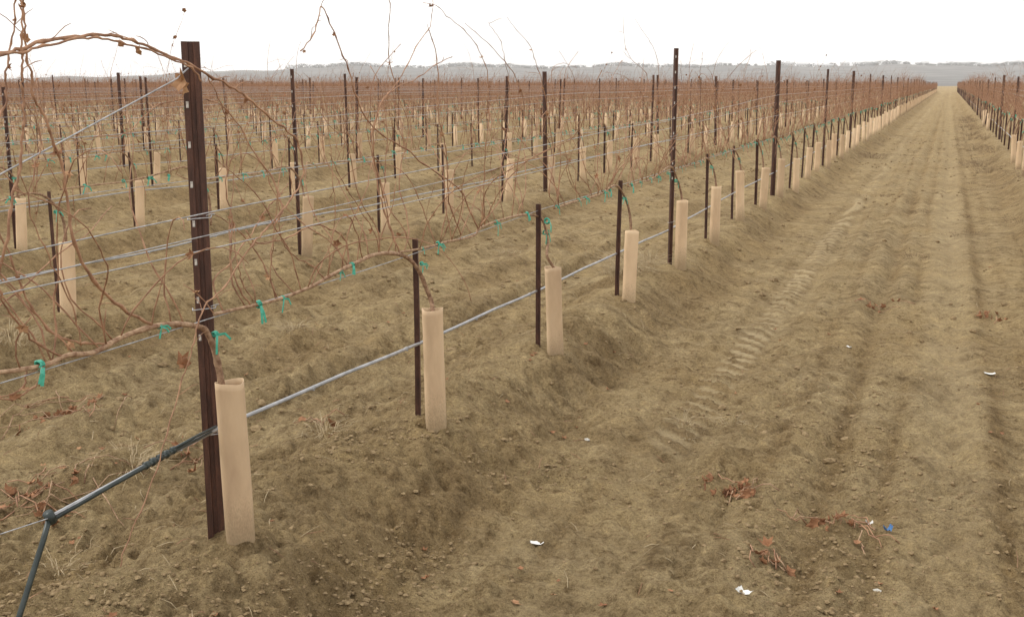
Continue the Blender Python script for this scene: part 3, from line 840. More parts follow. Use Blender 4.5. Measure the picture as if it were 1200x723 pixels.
CANES=[
(0,5.5,1.5,[(-2.36,1.928,1.165),(-2.295,1.874,1.447),(-2.26,1.964,1.646),(-2.26,2.071,1.702),(-2.26,2.154,1.725),(-2.26,2.225,1.739),(-2.26,2.3,1.759),(-2.26,2.394,1.774),(-2.26,2.493,1.785),(-2.26,2.579,1.783),(-2.26,2.65,1.774),(-2.26,2.742,1.752),(-2.26,2.839,1.728),(-2.26,2.917,1.709),(-2.26,3.027,1.667),(-2.26,3.118,1.642),(-2.26,3.212,1.601),(-2.26,3.315,1.543),(-2.26,3.409,1.5),(-2.26,3.491,1.457),(-2.26,3.533,1.404),(-2.26,3.546,1.329),(-2.26,3.524,1.276),(-2.26,3.462,1.227),(-2.26,3.373,1.179),(-2.26,3.282,1.131),(-2.26,3.21,1.094),(-2.26,3.12,1.043),(-2.26,3.025,0.968),(-2.26,2.933,0.932),(-2.26,2.872,0.868),(-2.26,2.849,0.812),(-2.26,2.808,0.749),(-2.26,2.768,0.69),(-2.26,2.686,0.549),(-2.26,2.627,0.447),(-2.26,2.539,0.339),(-2.26,2.46,0.248),(-2.26,2.432,0.196)]),
(0,3.5,2.5,[(-2.36,1.961,1.137),(-2.27,1.902,1.466),(-2.24,1.998,1.666),(-2.24,2.134,1.718),(-2.24,2.205,1.73),(-2.24,2.279,1.745),(-2.24,2.404,1.769),(-2.24,2.487,1.775),(-2.24,2.572,1.766),(-2.24,2.679,1.75),(-2.24,2.793,1.725),(-2.24,2.89,1.698),(-2.24,2.937,1.655)]),
(0,3.5,1.2,[(-2.36,3.491,1.126),(-2.377,3.567,1.163),(-2.399,3.587,1.226),(-2.424,3.582,1.296),(-2.451,3.537,1.364),(-2.489,3.504,1.462),(-2.49,3.402,1.557),(-2.49,3.289,1.593),(-2.49,3.183,1.597),(-2.49,3.033,1.579),(-2.49,2.934,1.533),(-2.49,2.848,1.487),(-2.49,2.731,1.486),(-2.49,2.62,1.47)]),
(0,3.2,1.5,[(-2.36,3.307,0.841),(-2.374,3.268,0.905),(-2.389,3.253,0.974),(-2.406,3.267,1.047),(-2.426,3.314,1.137),(-2.44,3.323,1.202),(-2.44,3.306,1.245),(-2.44,3.321,1.362),(-2.44,3.337,1.482),(-2.44,3.305,1.578),(-2.44,3.252,1.653),(-2.44,3.222,1.691)]),
(0,2.5,1.2,[(-2.36,3.324,0.857),(-2.37,3.281,0.935),(-2.379,3.273,1.0),(-2.388,3.269,1.063),(-2.399,3.293,1.148)]),
(0,3.5,2,[(-2.36,2.014,1.15),(-2.496,2.215,1.346),(-2.52,2.332,1.503),(-2.52,2.392,1.576),(-2.52,2.413,1.626),(-2.52,2.416,1.672),(-2.52,2.431,1.722),(-2.52,2.442,1.765),(-2.52,2.469,1.831),(-2.52,2.472,1.886),(-2.52,2.474,1.98)]),
(0,4,2,[(-2.36,2.074,0.979),(-2.286,2.094,1.142),(-2.24,2.103,1.256),(-2.24,2.12,1.323),(-2.24,2.141,1.385),(-2.24,2.171,1.449),(-2.24,2.181,1.51),(-2.24,2.191,1.547),(-2.24,2.194,1.593),(-2.24,2.196,1.637),(-2.24,2.202,1.683),(-2.24,2.207,1.728),(-2.24,2.21,1.773),(-2.24,2.217,1.835),(-2.24,2.217,1.861),(-2.24,2.216,1.945)]),
(0,5,2.2,[(-2.36,2.767,0.882),(-2.332,2.597,0.973),(-2.303,2.463,1.081),(-2.28,2.374,1.206),(-2.28,2.366,1.277),(-2.28,2.356,1.365),(-2.28,2.351,1.432),(-2.28,2.329,1.484),(-2.28,2.315,1.524),(-2.28,2.299,1.575),(-2.28,2.271,1.616),(-2.28,2.272,1.67),(-2.28,2.259,1.71),(-2.28,2.266,1.776),(-2.28,2.263,1.819),(-2.28,2.265,1.865),(-2.28,2.265,1.962)]),
(0,3.5,2,[(-2.36,2.38,0.864),(-2.342,2.277,0.923),(-2.326,2.207,0.984),(-2.31,2.149,1.049),(-2.297,2.114,1.103),(-2.29,2.079,1.212),(-2.29,2.026,1.329)]),
(0,3.5,2,[(-2.36,2.564,0.864),(-2.374,2.483,0.879),(-2.385,2.418,0.905),(-2.397,2.368,0.948),(-2.413,2.328,1.019),(-2.42,2.304,1.078),(-2.42,2.28,1.163),(-2.42,2.247,1.239),(-2.42,2.217,1.326)]),
(0,2.2,1,[(-2.36,2.451,0.882),(-2.345,2.422,0.98),(-2.327,2.355,1.095),(-2.31,2.293,1.203),(-2.31,2.252,1.326),(-2.31,2.281,1.417),(-2.31,2.316,1.508),(-2.31,2.273,1.6)]),
(0,2.8,2,[(-2.36,2.287,0.821),(-2.364,2.256,0.801),(-2.369,2.204,0.784),(-2.372,2.171,0.788),(-2.374,2.151,0.801),(-2.379,2.1,0.823),(-2.39,1.973,0.82)]),
(0,2.5,1.5,[(-2.36,2.247,0.861),(-2.363,2.236,0.844),(-2.368,2.233,0.809),(-2.373,2.194,0.801),(-2.378,2.155,0.806),(-2.395,2.031,0.822)]),
(1,4,2.2,[(-2.36,3.957,0.862),(-2.364,4.015,0.868),(-2.372,4.06,0.916),(-2.383,4.041,1.0),(-2.392,3.947,1.045),(-2.402,3.837,1.079),(-2.415,3.708,1.053),(-2.42,3.568,1.043),(-2.42,3.449,1.056),(-2.42,3.388,1.11)]),
(1,3,1.5,[(-2.36,3.146,0.847),(-2.392,3.139,0.958),(-2.412,3.256,0.994),(-2.44,3.4,1.058),(-2.46,3.523,1.117),(-2.46,3.573,1.159),(-2.46,3.652,1.198),(-2.46,3.748,1.254)]),
(1,2.8,1.3,[(-2.36,3.833,0.857),(-2.35,3.729,0.924),(-2.341,3.617,0.969),(-2.332,3.529,1.023),(-2.324,3.473,1.081),(-2.308,3.447,1.185),(-2.3,3.419,1.287)]),
(1,2.6,1.3,[(-2.36,3.486,0.834),(-2.35,3.431,0.921),(-2.339,3.433,1.01),(-2.322,3.441,1.137),(-2.31,3.442,1.237),(-2.31,3.486,1.367),(-2.31,3.547,1.485),(-2.31,3.625,1.58)]),
(1,2.3,1.2,[(-2.36,3.726,0.839),(-2.349,3.791,0.914),(-2.335,3.862,1.016),(-2.32,3.873,1.139),(-2.311,3.849,1.223),(-2.31,3.842,1.338)]),
(1,2.3,1.2,[(-2.36,4.323,0.886),(-2.351,4.263,0.977),(-2.342,4.173,1.065),(-2.327,4.006,1.194),(-2.314,3.886,1.3),(-2.31,3.824,1.373)]),
(2,4.5,1.8,[(-2.36,5.442,0.866),(-2.371,5.377,0.958),(-2.388,5.281,1.087),(-2.404,5.093,1.178),(-2.419,4.907,1.252),(-2.43,4.736,1.338),(-2.43,4.489,1.418),(-2.43,4.348,1.496),(-2.43,4.248,1.621),(-2.43,4.21,1.715),(-2.43,4.162,1.768),(-2.43,4.103,1.844),(-2.43,4.046,1.915),(-2.43,4.002,1.96),(-2.43,3.964,1.897),(-2.43,3.928,1.841),(-2.43,3.828,1.777)]),
(1,4.5,1.2,[(-2.36,4.508,0.868),(-2.374,4.486,0.935),(-2.401,4.449,1.058),(-2.426,4.435,1.174),(-2.453,4.45,1.298),(-2.46,4.454,1.423),(-2.46,4.516,1.526),(-2.46,4.621,1.603),(-2.46,4.719,1.658),(-2.46,4.821,1.735),(-2.46,4.916,1.823),(-2.46,5.063,1.915),(-2.46,5.105,1.984),(-2.46,5.129,2.089)]),
(2,3.5,1.8,[(-2.36,5.214,0.858),(-2.344,5.095,0.972),(-2.332,5.007,1.062),(-2.312,4.949,1.192),(-2.291,4.897,1.332),(-2.28,4.818,1.439),(-2.28,4.791,1.501),(-2.28,4.784,1.566),(-2.28,4.796,1.662),(-2.28,4.781,1.761),(-2.28,4.737,1.851),(-2.28,4.693,1.896)]),
(2,3.2,1.4,[(-2.36,4.361,1.14),(-2.316,4.203,1.351),(-2.282,4.166,1.499),(-2.263,4.195,1.578),(-2.26,4.326,1.632),(-2.26,4.546,1.677),(-2.26,4.738,1.741),(-2.26,4.912,1.776)]),
(2,3.2,1.0,[(-2.36,5.49,0.87),(-2.34,5.47,0.996),(-2.316,5.438,1.154),(-2.289,5.389,1.323),(-2.27,5.393,1.485),(-2.27,5.371,1.557),(-2.27,5.384,1.672),(-2.27,5.339,1.751),(-2.27,5.228,1.838),(-2.27,5.08,1.912),(-2.27,4.871,1.967),(-2.27,4.786,2.001),(-2.27,4.623,2.01)]),
(3,3.4,1.0,[(-2.36,5.953,0.875),(-2.334,5.942,1.074),(-2.31,5.936,1.25),(-2.285,5.952,1.436),(-2.28,5.911,1.583),(-2.28,5.791,1.697),(-2.28,5.637,1.769),(-2.28,5.444,1.845),(-2.28,5.23,1.911),(-2.28,5.114,1.947)]),
(3,2.4,1.0,[(-2.36,5.818,0.88),(-2.381,5.804,1.084),(-2.403,5.954,1.296),(-2.42,6.077,1.491),(-2.42,6.05,1.675),(-2.42,5.984,1.796),(-2.42,5.931,1.886),(-2.42,5.817,1.947),(-2.42,5.743,1.981)]),
(3,3.2,0.9,[(-2.36,6.75,0.865),(-2.348,6.565,0.967),(-2.324,6.591,1.162),(-2.3,6.453,1.363),(-2.28,6.285,1.589),(-2.28,6.179,1.729),(-2.28,6.105,1.797),(-2.28,6.006,1.877),(-2.28,5.816,1.945),(-2.28,5.676,2.007)]),
(3,2.6,0.9,[(-2.36,7.259,0.861),(-2.345,6.983,1.044),(-2.327,6.8,1.254),(-2.302,6.535,1.534),(-2.3,6.478,1.723),(-2.3,6.688,1.778),(-2.3,6.966,1.749)]),
(4,2.6,1.2,[(-2.36,7.456,0.867),(-2.353,7.158,0.913),(-2.339,6.892,1.08),(-2.319,6.896,1.306),(-2.302,6.617,1.49),(-2.3,6.279,1.599)]),
(4,3.2,0.9,[(-2.36,8.204,0.891),(-2.371,8.406,0.996),(-2.391,8.507,1.213),(-2.407,8.732,1.396),(-2.426,9.221,1.585),(-2.43,9.25,1.736),(-2.43,8.857,1.822),(-2.43,8.591,1.93),(-2.43,8.53,2.073),(-2.43,8.523,2.164)]),
(5,2.8,0.9,[(-2.36,9.574,0.914),(-2.388,9.453,1.341),(-2.411,9.628,1.672),(-2.42,9.581,1.879),(-2.42,9.33,1.995),(-2.42,9.038,2.089),(-2.42,8.816,2.166)]),
(4,2.8,1.5,[(-2.36,7.706,0.869),(-2.38,7.716,1.081),(-2.403,7.865,1.325),(-2.424,8.076,1.542),(-2.43,8.223,1.689),(-2.43,8.499,1.829)]),
(5,2.4,0.9,[(-2.36,9.092,0.919),(-2.335,9.017,1.283),(-2.315,8.691,1.569),(-2.302,8.205,1.688),(-2.3,7.672,1.728),(-2.3,7.427,1.668)]),
(4,2.0,0.9,[(-2.36,7.497,0.863),(-2.346,7.323,1.048),(-2.325,7.135,1.295),(-2.305,7.027,1.527),(-2.3,6.86,1.721),(-2.3,6.603,1.85)]),
]
CORDS=[
[(-2.305,3.04,0.608),(-2.319,3.045,0.673),(-2.333,3.045,0.737),(-2.346,3.038,0.784),(-2.36,3.017,0.818),(-2.36,2.892,0.856),(-2.36,2.766,0.873),(-2.36,2.618,0.869),(-2.36,2.5,0.849),(-2.36,2.397,0.865),(-2.36,2.313,0.857),(-2.36,2.238,0.863),(-2.36,2.146,0.876),(-2.36,1.984,0.908)],
[(-2.26,4.651,0.55),(-2.285,4.695,0.595),(-2.31,4.691,0.662),(-2.335,4.652,0.764),(-2.36,4.586,0.832),(-2.36,4.431,0.875),(-2.36,4.259,0.892),(-2.36,4.067,0.878),(-2.36,3.951,0.867),(-2.36,3.832,0.853),(-2.36,3.745,0.84),(-2.36,3.557,0.831),(-2.36,3.4,0.833),(-2.36,3.28,0.84),(-2.36,3.092,0.851)],
[(-2.228,6.362,0.5),(-2.27,6.323,0.59),(-2.3,6.42,0.667),(-2.33,6.438,0.768),(-2.36,6.408,0.824),(-2.36,6.123,0.867),(-2.36,5.779,0.875),(-2.36,5.478,0.867),(-2.36,5.371,0.833),(-2.36,5.01,0.849),(-2.36,4.8,0.851),(-2.36,4.499,0.869)],
]

def traced_vine(i, x, y, z, label):
    t = bpy.data.objects.new('grape_vine', None); C.objects.link(t)
    t.empty_display_size = .1
    t.location = (x, y, z)
    org = Vector((x, y, z))
    rnd = random.Random(i + 70)
    if i < 3:
        sp = [p - org for p in spline(CORDS[i], 4)]
        k = 18
        st = Vector(((-2.275, 3.05, .35), (-2.255, 4.66, .35), (-2.225, 6.37, .3))[i]) - org
        rad = nodes_radii(len(sp), (.0125, .0115, .009)[i], (.006, .006, .005)[i], rnd, 5, .22)
        mb = MB(); mb.tube([st] + sp[:k + 1], [rad[0]] + rad[:k + 1], 8, 0); mb.obj('trunk', MV, t)
        mb = MB(); mb.tube(sp[k:], rad[k:], 8, 1); mb.obj('cordon', MV, t)
        path = sp[k:]
        y_end = sp[-1].y
    else:
        sh, lv = vine_shapes(100 + i, 0, 1, 0)
        for nm, mi, pts, rad, n in sh:
            if nm in ('trunk', 'cordon'):
                mb = MB(); mb.tube(pts, rad, n, mi); mb.obj(nm, MV, t); path = pts
    for v, r0, r1, pts in CANES:
        if v != i: continue
        sp = [p - org for p in spline(pts, 4)]
        for q in range(1, len(sp) - 1): sp[q] = sp[q] + Vector([rnd.uniform(-.0035, .0035) for _ in range(3)])
        rad = nodes_radii(len(sp), r0 * .00102, r1 * .0011, rnd, 4, .6)
        mb = MB(); mb.tube(sp, rad, 6, 2)
        for q in sp[4::3]:
            if rnd.random() < .22:
                tw = grow(rnd, q, rnd.uniform(.02, .09), .4, (rnd.uniform(-1, 1), rnd.uniform(-1, 1)), .02, .3, .4)
                mb.tube(tw, [.0013] * (len(tw) - 1) + [.0006], 4, 2, cap=False)
        mb.obj('cane', MV, t)
        for q in sp[6:]:
            if rnd.random() < .04:
                random.seed(rnd.random()); lb = MB(); leaf_geo(lb, q + Vector((0, 0, -.012)), rnd.uniform(.018, .04), rnd.choice((3, 4))); lb.obj('leaf', MV, t)
    # short spurs and side canes off the arm
    for k in range((14, 20, 20, 20, 22, 22)[i]):
        q = path[min(len(path) - 1, int(rnd.uniform(.02, .98) * len(path)))]
        L = rnd.choice((.12, .2, .35, .5, .7, .9)) if i < 2 else rnd.choice((.3, .5, .7, .9, 1.1, 1.4))
        pts = grow(rnd, q, L, 1, (rnd.uniform(-.5, .5), rnd.uniform(-.6, .6)), .05, rnd.choice((0, .5)), .28)
        mb = MB(); mb.tube(pts, nodes_radii(len(pts), .0027, .0012, rnd, 2, .7), 5, 2); mb.obj('cane', MV, t)
        if rnd.random() < .3: random.seed(rnd.random()); lb = MB(); leaf_geo(lb, pts[-1 - len(pts) // 3], rnd.uniform(.025, .05), rnd.choice((3, 4))); lb.obj('leaf', MV, t)
    yy = 0
    ties = {0: [(-2.33, 3.05, .79, 1.15), (-2.36, 2.80, .868, 1.25), (-2.36, 2.285, .862, 1.6)], 1: [(-2.33, 4.68, .79, 1.2), (-2.36, 4.06, .878, 1.2), (-2.36, 3.95, .862, 1), (-2.36, 3.36, .835, 1.3), (-2.36, 3.52, .83, 1)], 2: [(-2.30, 6.40, .80, 1.9), (-2.33, 6.44, .72, 1.4), (-2.36, 6.2, .867, 1), (-2.36, 5.7, .87, 1), (-2.36, 4.93, .852, 1.1), (-2.36, 4.75, .852, 1)]}.get(i)
    if ties is None:
        ties = [(x + .03, y, z + .78, 1.3)] + [(x, y - d + rnd.uniform(-.1, .1), z + .865, 1.1) for d in (.25, .5, .8, 1.1, 1.4)]
    for k, (a, b, c, s) in enumerate(ties):
        o = link('tie', TIES[(k + i) % 5], t); o.location = Vector((a, b, c)) - org; s *= rnd.uniform(.62, .95); o.scale = (s, s, s * rnd.uniform(.8, 1.3)); o.rotation_euler = (rnd.uniform(-.3, .3), 0, rnd.uniform(-.4, .4))
    tag(t, label, 'vine', 'bare grape vines trained along the wires')
    return t

# ------------------------------------------------------------------ plant the field
sites = []
for x in ROWX + RIGHTX:
    y = OFFS[x]; k = 0
    n0 = int((y - .8) / STEP)
    y -= n0 * STEP; idx = -n0
    while y < FIELD_END:
        if seen(x, y, 3.5):
            sites.append((math.hypot(x, y), x, y, idx))
        y += STEP; idx += 1
sites.sort()
# measured places of the nearest stakes
FIX = {0: (-2.425, 3.115), 1: (-2.385, 4.72), 2: (-2.35, 6.39), 3: (-2.35, 8.22), 4: (-2.32, 9.90), 5: (-2.36, 11.72), 6: (-2.38, 13.4), 7: (-2.37, 15.1)}
random.seed(21)
cnt = {}
def count(kind, x):
    c = cnt.get((kind, x), 0); cnt[(kind, x)] = c + 1
    return c
NIND = 300
rest = []
nvine = nstake = ntube = npost = 0
SEEN_ROWS = set()
for d, x, y, idx in sites:
    SEEN_ROWS.add(x)
    if x == -2.36 and idx in FIX: px, py = FIX[idx]
    elif x == -5.80 and idx in (2, 3, 4): px, py = {2: (-5.86, 9.08), 3: (-5.93, 10.85), 4: (-5.95, 12.6)}[idx]
    else: px, py = x + random.uniform(-.03, .03), y + random.uniform(-.07, .07)
    tall = (idx - TALL[x]) % 4 == 0
    if tall and not (-12.5 < x < 2) and ((idx - TALL[x]) // 4) % 2 and random.random() < .6: tall = False
    wide = ((idx - TALL[x]) // 4) % 2 == (1 if x == -5.80 else 0)
    if nvine >= NIND and not (tall and npost < NIND):
        rest.append((px, py, tall, x)); continue
    z = H(px, py)
    near = d < 15
    # tall post or thin stake
    if tall and npost < NIND:
        wt, u = where('tall steel post', x, count('p', x), 5)
        lab = ('wide ' if wide else 'slender ') + 'rusty ' + wt
        if x == -2.36 and idx == 0: lab = 'large rusty steel post in the foreground, ' + 'with pale hole tabs and a cane over it'
        if x == -8.95 and idx == 0: wide = False; lab = lab.replace('wide', 'slender')
        make_post(px, py, near, wide, lab, u, 1.80 if (x == -2.36 and idx == 0) else (random.uniform(1.93, 2.0) if x == -2.36 else 1.66 if (x == -8.95 and idx == 0) else random.uniform(1.74, 1.92)))
        npost += 1
    if nvine >= NIND:
        rest.append((px, py, None, x)); continue
    if not tall:
        wt, u = where('thin training stake', x, count('s', x), 12)
        s = link('training_stake', STAKES[idx % 3])
        s.location = (px, py, .905 - .88 if x == -2.36 and idx < 9 else z); s.rotation_euler = (R(random.uniform(-1.2, 1.2)), R(random.uniform(-1.2, 1.2)), R(200 + random.uniform(-20, 20)))
        tag(s, 'dark steel ' + wt, 'stake', 'thin dark stakes holding single vines')
        nstake += 1
    # carton sleeve (a few vines have lost theirs)
    bare = ((x == -5.80 and idx == 1) or x != -2.36 and d > 17 and random.random() < (.6 if x == 1.5 else .08))
    if not bare:
        wt, u = where('upright tan sleeve', x, count('t', x), 14)
        tx = px + (.10 if x < 0 else -.10); ty = py - .02 + random.uniform(-.015, .015)
        o = link('grow_tube', TUBES[idx % 4] if d < 28 else TUBE_FAR)
        tz = H(tx, ty)
        top = {0: .62, 1: .575, 2: .515, 3: .515, 4: .59, 5: .56}.get(idx) if x == -2.36 else None
        if x == -2.36 and idx == 0: tx, ty = -2.275, 3.06
        if x == -2.36 and idx == 1: tx, ty = -2.255, 4.66
        if x == -2.36 and idx == 2: tx, ty = -2.225, 6.37
        o.location = (tx, ty, (top - .58 * (1.04 if idx < 3 else 1)) if top else tz + random.uniform(-.05, .03))
        tl = .9 if x == -2.36 else 2.2
        o.rotation_euler = (R(random.gauss(0, tl)), R(random.gauss(0, tl)), R(34 + random.uniform(-14, 14)))
        if x == -2.36 and idx < 3:
            o.rotation_euler = (0, R((-1.0, -1.0, -2.2)[idx]), R(33)); o.scale = (.98, 1, 1.04)
        lab = wt if wt.startswith('upright') else wt
        if x == -2.36 and idx == 0: lab = 'tallest looking tan carton sleeve, at the foot of the large foreground post'
        tag(o, lab, 'grow tube', 'tan grow tubes round the vine trunks')
        ntube += 1
    # the vine itself
    wt, u = where('bare brown grape vine', x, count('v', x), 12)
    if x == -2.36 and 0 <= idx <= 5:
        if idx == 0: wt = 'bare vine with long canes arching over the large foreground post'
        traced_vine(idx, px, py, z, wt)
    elif d < 24:
        o = near_vine(px, py, z, idx + int(-x), wt)
        if x > 0: o.scale = (-1, 1, 1)
    else:
        o = link('grape_vine', MIDSETS[(idx * 5 + int(-x)) % 6])
        o.location = (px, py, z); o.scale = (random.uniform(.9, 1.2) * (1 if x < 0 else -1), random.uniform(.92, 1.05), random.uniform(.93, 1.08))
        tag(o, wt, 'vine', 'bare grape vines trained along the wires')
    nvine += 1
print('individual vines', nvine, 'stakes', nstake, 'tubes', ntube, 'posts', npost, 'rest', len(rest))

# everything past the nearest three hundred of each kind, each kind one mass
def tri_arrays(mb):
    V = np.array(mb.v); T = []; MI = []
    for f, m in zip(mb.f, mb.m):
        for i in range(1, len(f) - 1): T.append((f[0], f[i], f[i + 1])); MI.append(m)
    return V, np.array(T), np.array(MI)
def mass(name, variants, places, mats, zs, scl, rot, label, cat):
    Vs, Fs, Ms = [], [], []; off = 0
    arr = [tri_arrays(v) for v in variants]
    rs = np.random.RandomState(len(places))
    pick = rs.randint(0, len(arr), len(places))
    for k, (V, F, MI) in enumerate(arr):
        P = places[pick == k]; Z = zs[pick == k]; n = len(P)
        if not n: continue
        a = rs.uniform(-rot, rot, n); S = rs.uniform(scl[0], scl[1], (n, 1)); 
        X = V[None, :, 0] * np.cos(a)[:, None] - V[None, :, 1] * np.sin(a)[:, None]
        Y = V[None, :, 0] * np.sin(a)[:, None] + V[None, :, 1] * np.cos(a)[:, None]
        W = np.stack([X + P[:, :1], Y + P[:, 1:2], V[None, :, 2] * S + Z[:, None]], -1)
        Vs.append(W.reshape(-1, 3)); Fs.append((F[None] + (np.arange(n) * len(V))[:, None, None]).reshape(-1, 3) + off)
        Ms.append(np.tile(MI, n)); off += n * len(V)
    me = fastmesh(name, np.vstack(Vs), np.vstack(Fs), mats, np.concatenate(Ms), smooth=False)
    tag(link(name, me), label, cat, kind='stuff')
    print(name, len(me.polygons))
RP = np.array([(a, b) for a, b, t, x in rest])
RD = np.hypot(RP[:, 0], RP[:, 1])
RT = np.array([{True: 1, False: 0, None: 2}[t] for a, b, t, x in rest])
RZ = relief(RP[:, 0], RP[:, 1])[0]
near_m = RD < 110
FAR2 = []
for s in range(4):
    rnd = random.Random(900 + s); mb = MB()
    mb.tube([(.05, 0, .5), (0, -.1, .88), (0, -1.6, .87)], [.011, .011, .009], 3, 1, cap=False)
    for c in range(9):
        y = -rnd.uniform(0, 1.65); h = rnd.uniform(.4, 1.05)
        mb.tube([(0, y, .87), (rnd.uniform(-.2, .2), y + rnd.uniform(-.25, .25), .87 + h)], [.0115, .009], 3, 2, cap=False)
    FAR2.append(mb)
mass('distant_vines', FARSETS, RP[near_m], MV, RZ[near_m], (.93, 1.1), .03, 'mass of far bare vines merging into a red-brown band', 'vines')
mass('farthest_vines', FAR2, RP[~near_m], MV, RZ[~near_m], (.93, 1.1), .03, 'thin haze-softened band of vines under the distant hill', 'vines')
TF = MB()
vs = [(.05 * math.cos(t), .046 * math.sin(t), zz) for zz in (-.05, .57) for t in [i * math.pi / 2 + .5 for i in range(4)]]
TF.add([(p[0] + .1, p[1], p[2]) for p in vs], [(i, (i + 1) % 4, 4 + (i + 1) % 4, 4 + i) for i in range(4)] + [(4, 5, 6, 7)], 0, False)
mass('distant_grow_tubes', [TF], RP, [M['tube']], RZ, (.9, 1.08), .3, 'countless tiny tan grow tubes in the far rows', 'grow tubes')
SF = MB(); SF.box((0, 0, .44), (.017, .017, .90))
mass('distant_stakes', [SF], RP[RT == 0], [M['steel']], RZ[RT == 0], (.95, 1.05), .3, 'countless dark stakes in the far rows', 'stakes')
PF = MB(); PF.box((0, 0, .91), (.036, .030, 1.86))
mass('distant_posts', [PF], RP[RT == 1], [M['steel']], RZ[RT == 1], (.97, 1.04), .3, 'countless dark tall posts in the far rows', 'posts')

# ------------------------------------------------------------------ wires and drip lines, one of each per row
def sag_line(x, y0, y1, zf, rad, n, sag=.006, step=STEP, jit=.0):
    pts = []
    y = y0; rnd = random.Random(int(-x * 100) + int(zf(5) * 1000))
    while y < y1 - .01:
        e = min(step, y1 - y); m = 4 if y < 30 else 1
        for s in range(m):
            f = s / m
            yy = y + e * f
            pts.append((x + rnd.uniform(-jit, jit), yy, zf(yy) - sag * 4 * f * (1 - f)))
        y += e
    pts.append((x, y1, zf(y1)))
    return pts
def interp(tab):
    ys = [a for a, b in tab]; zs = [b for a, b in tab]
    return lambda y: float(np.interp(y, ys, zs))
Z_A = interp([(1.0, 1.17), (3.1, 1.23), (9.95, 1.345), (16.8, 1.50), (30, 1.5), (300, 1.5)])
Z_B = interp([(1.0, 1.09), (3.1, 1.135), (9.95, 1.25), (16.8, 1.38), (30, 1.4), (300, 1.4)])
Z_C = interp([(1.0, 1.10), (3.1, 1.105), (9.95, 1.165), (16.8, 1.2), (300, 1.25)])
Z_F = interp([(1.0, .86), (3.1, .84), (4.7, .84), (6.4, .865), (300, .875)])
rowlab = dict(ROWNAME)
def row_lines(x, first):
    nm = rowlab.get(x)
    base = H(x, 20)
    y0 = max(1.0, (abs(x) / math.tan(R(52)) if x < 0 else x / math.tan(R(9))))
    if x == -2.36: y0 = 1.4
    y1 = 140 if first else 90
    o_ = .045
    specs = [('catch_wire', Z_A, o_, 'upper catch wire'), ('catch_wire', Z_B, -.03, 'middle catch wire'), ('fruiting_wire', Z_F, 0, 'low fruiting wire under the vine arms')]
    if first: specs.insert(2, ('catch_wire', Z_C, .05, 'lowest slack catch wire'))
    for name, zf, off, txt in specs:
        pts = sag_line(x + off, y0, y1, zf, .0016, 4, .012 if name == 'catch_wire' else .004, STEP * 4 if name == 'catch_wire' else STEP)
        mb = MB(); mb.tube(pts, .0021 if first else .0026, 4)
        lab = 'grey galvanised %s of the %s' % (txt, nm) if nm else 'grey galvanised wire in the far rows behind the fourth row'
        if not nm and x > 0: lab = 'grey galvanised wire in the far rows right of the wheel tracks'
        tag(mb.obj(name, M['wire']), lab, 'wire', 'trellis wires')
    t = bpy.data.objects.new('drip_line', None); C.objects.link(t); t.location = (x, y0, .35)
    t.empty_display_size = .1
    rnd = random.Random(int(-x * 10) + 5)
    zt = interp([(1., .37), (2.27, .40), (2.8, .430), (3.1, .437), (4.7, .385), (6.4, .35), (8.25, .33), (9.95, .30), (11.7, .32), (13.4, .34), (300, .36)]) if first else interp([(k * 1.7, .37 + rnd.uniform(-.03, .03)) for k in range(0, 90)])
    ys = y0 if not first else 2.27
    pts = sag_line(x - .005, ys, y1, zt, .008, 6, .006)
    pts = [(p[0] - x, p[1] - y0, p[2] - .35) for p in pts]
    mb = MB(); mb.tube(pts, .0078, 6); mb.obj('hose', M['hose'], t)
    k = ys + .6
    em = MB(); em.tube([(0, -.014, 0), (0, .014, 0)], .0092, 6); em.box((.004, 0, -.009), (.006, .008, .005))
    eme = em.mesh('emitter', M['hose'])
    while k < min(18, y1):
        e = link('emitter', eme, t); e.location = (-.005, k - y0, zt(k) - .35 - .004); k += .85
    if first:
        # hose wire alongside
        tag(t, 'grey drip hose hung low along the nearest row with a dark riser at its end', 'drip hose', 'drip hoses')
        # black wrapped joint and the dark riser going down to the ground
        mb = MB()
        P = lambda a, b, c: (a - x, b - y0, c - .35)
        mb.tube([P(x - .002, 3.04, .430), P(x - .002, 2.85, .428), P(x, 2.80, .427), P(x, 2.5, .410), P(x, 2.27, .394)], [.005, .0075, .0085, .0075, .008], 8)  # black tube under the hose stands in for its shaded underside
        mb.tube([P(x + .004, 3.06, .446), P(x + .008, 2.95, .446), P(x + .004, 2.83, .438)], .0048, 6)
        for q in range(5):
            yy = 2.69 + q * .034
            mb.tube([P(x - .003, yy, .421 + q * .002), P(x - .003, yy + .016, .422 + q * .002)], [.0135 + .0015 * (q % 2), .0125], 8)
        mb.obj('wrap_and_hose_shade', M['blackhose'], t)
        mb = MB(); mb.tube([P(x - .005, 2.285, .385), P(x - .004, 2.27, .418)], .016, 8); mb.obj('elbow', M['blackhose'], t)
        mb = MB(); mb.tube([P(x - .005, 2.275, .40), P(x, 2.24, .345), P(x + .01, 2.17, .25), P(x + .015, 2.11, .16), P(x + .01, 2.05, .03), P(x, 2.0, -.2)], .0085, 8); mb.obj('riser', M['blackhose'], t)
    else:
        tag(t, 'grey drip hose hung low along the %s' % nm if nm else ('grey drip hose in the far rows behind the fourth row' if x < 0 else 'grey drip hose in the far rows right of the wheel tracks'), 'drip hose', 'drip hoses')
for x in ROWX[:9] + RIGHTX[:3]:
    row_lines(x, x == -2.36)

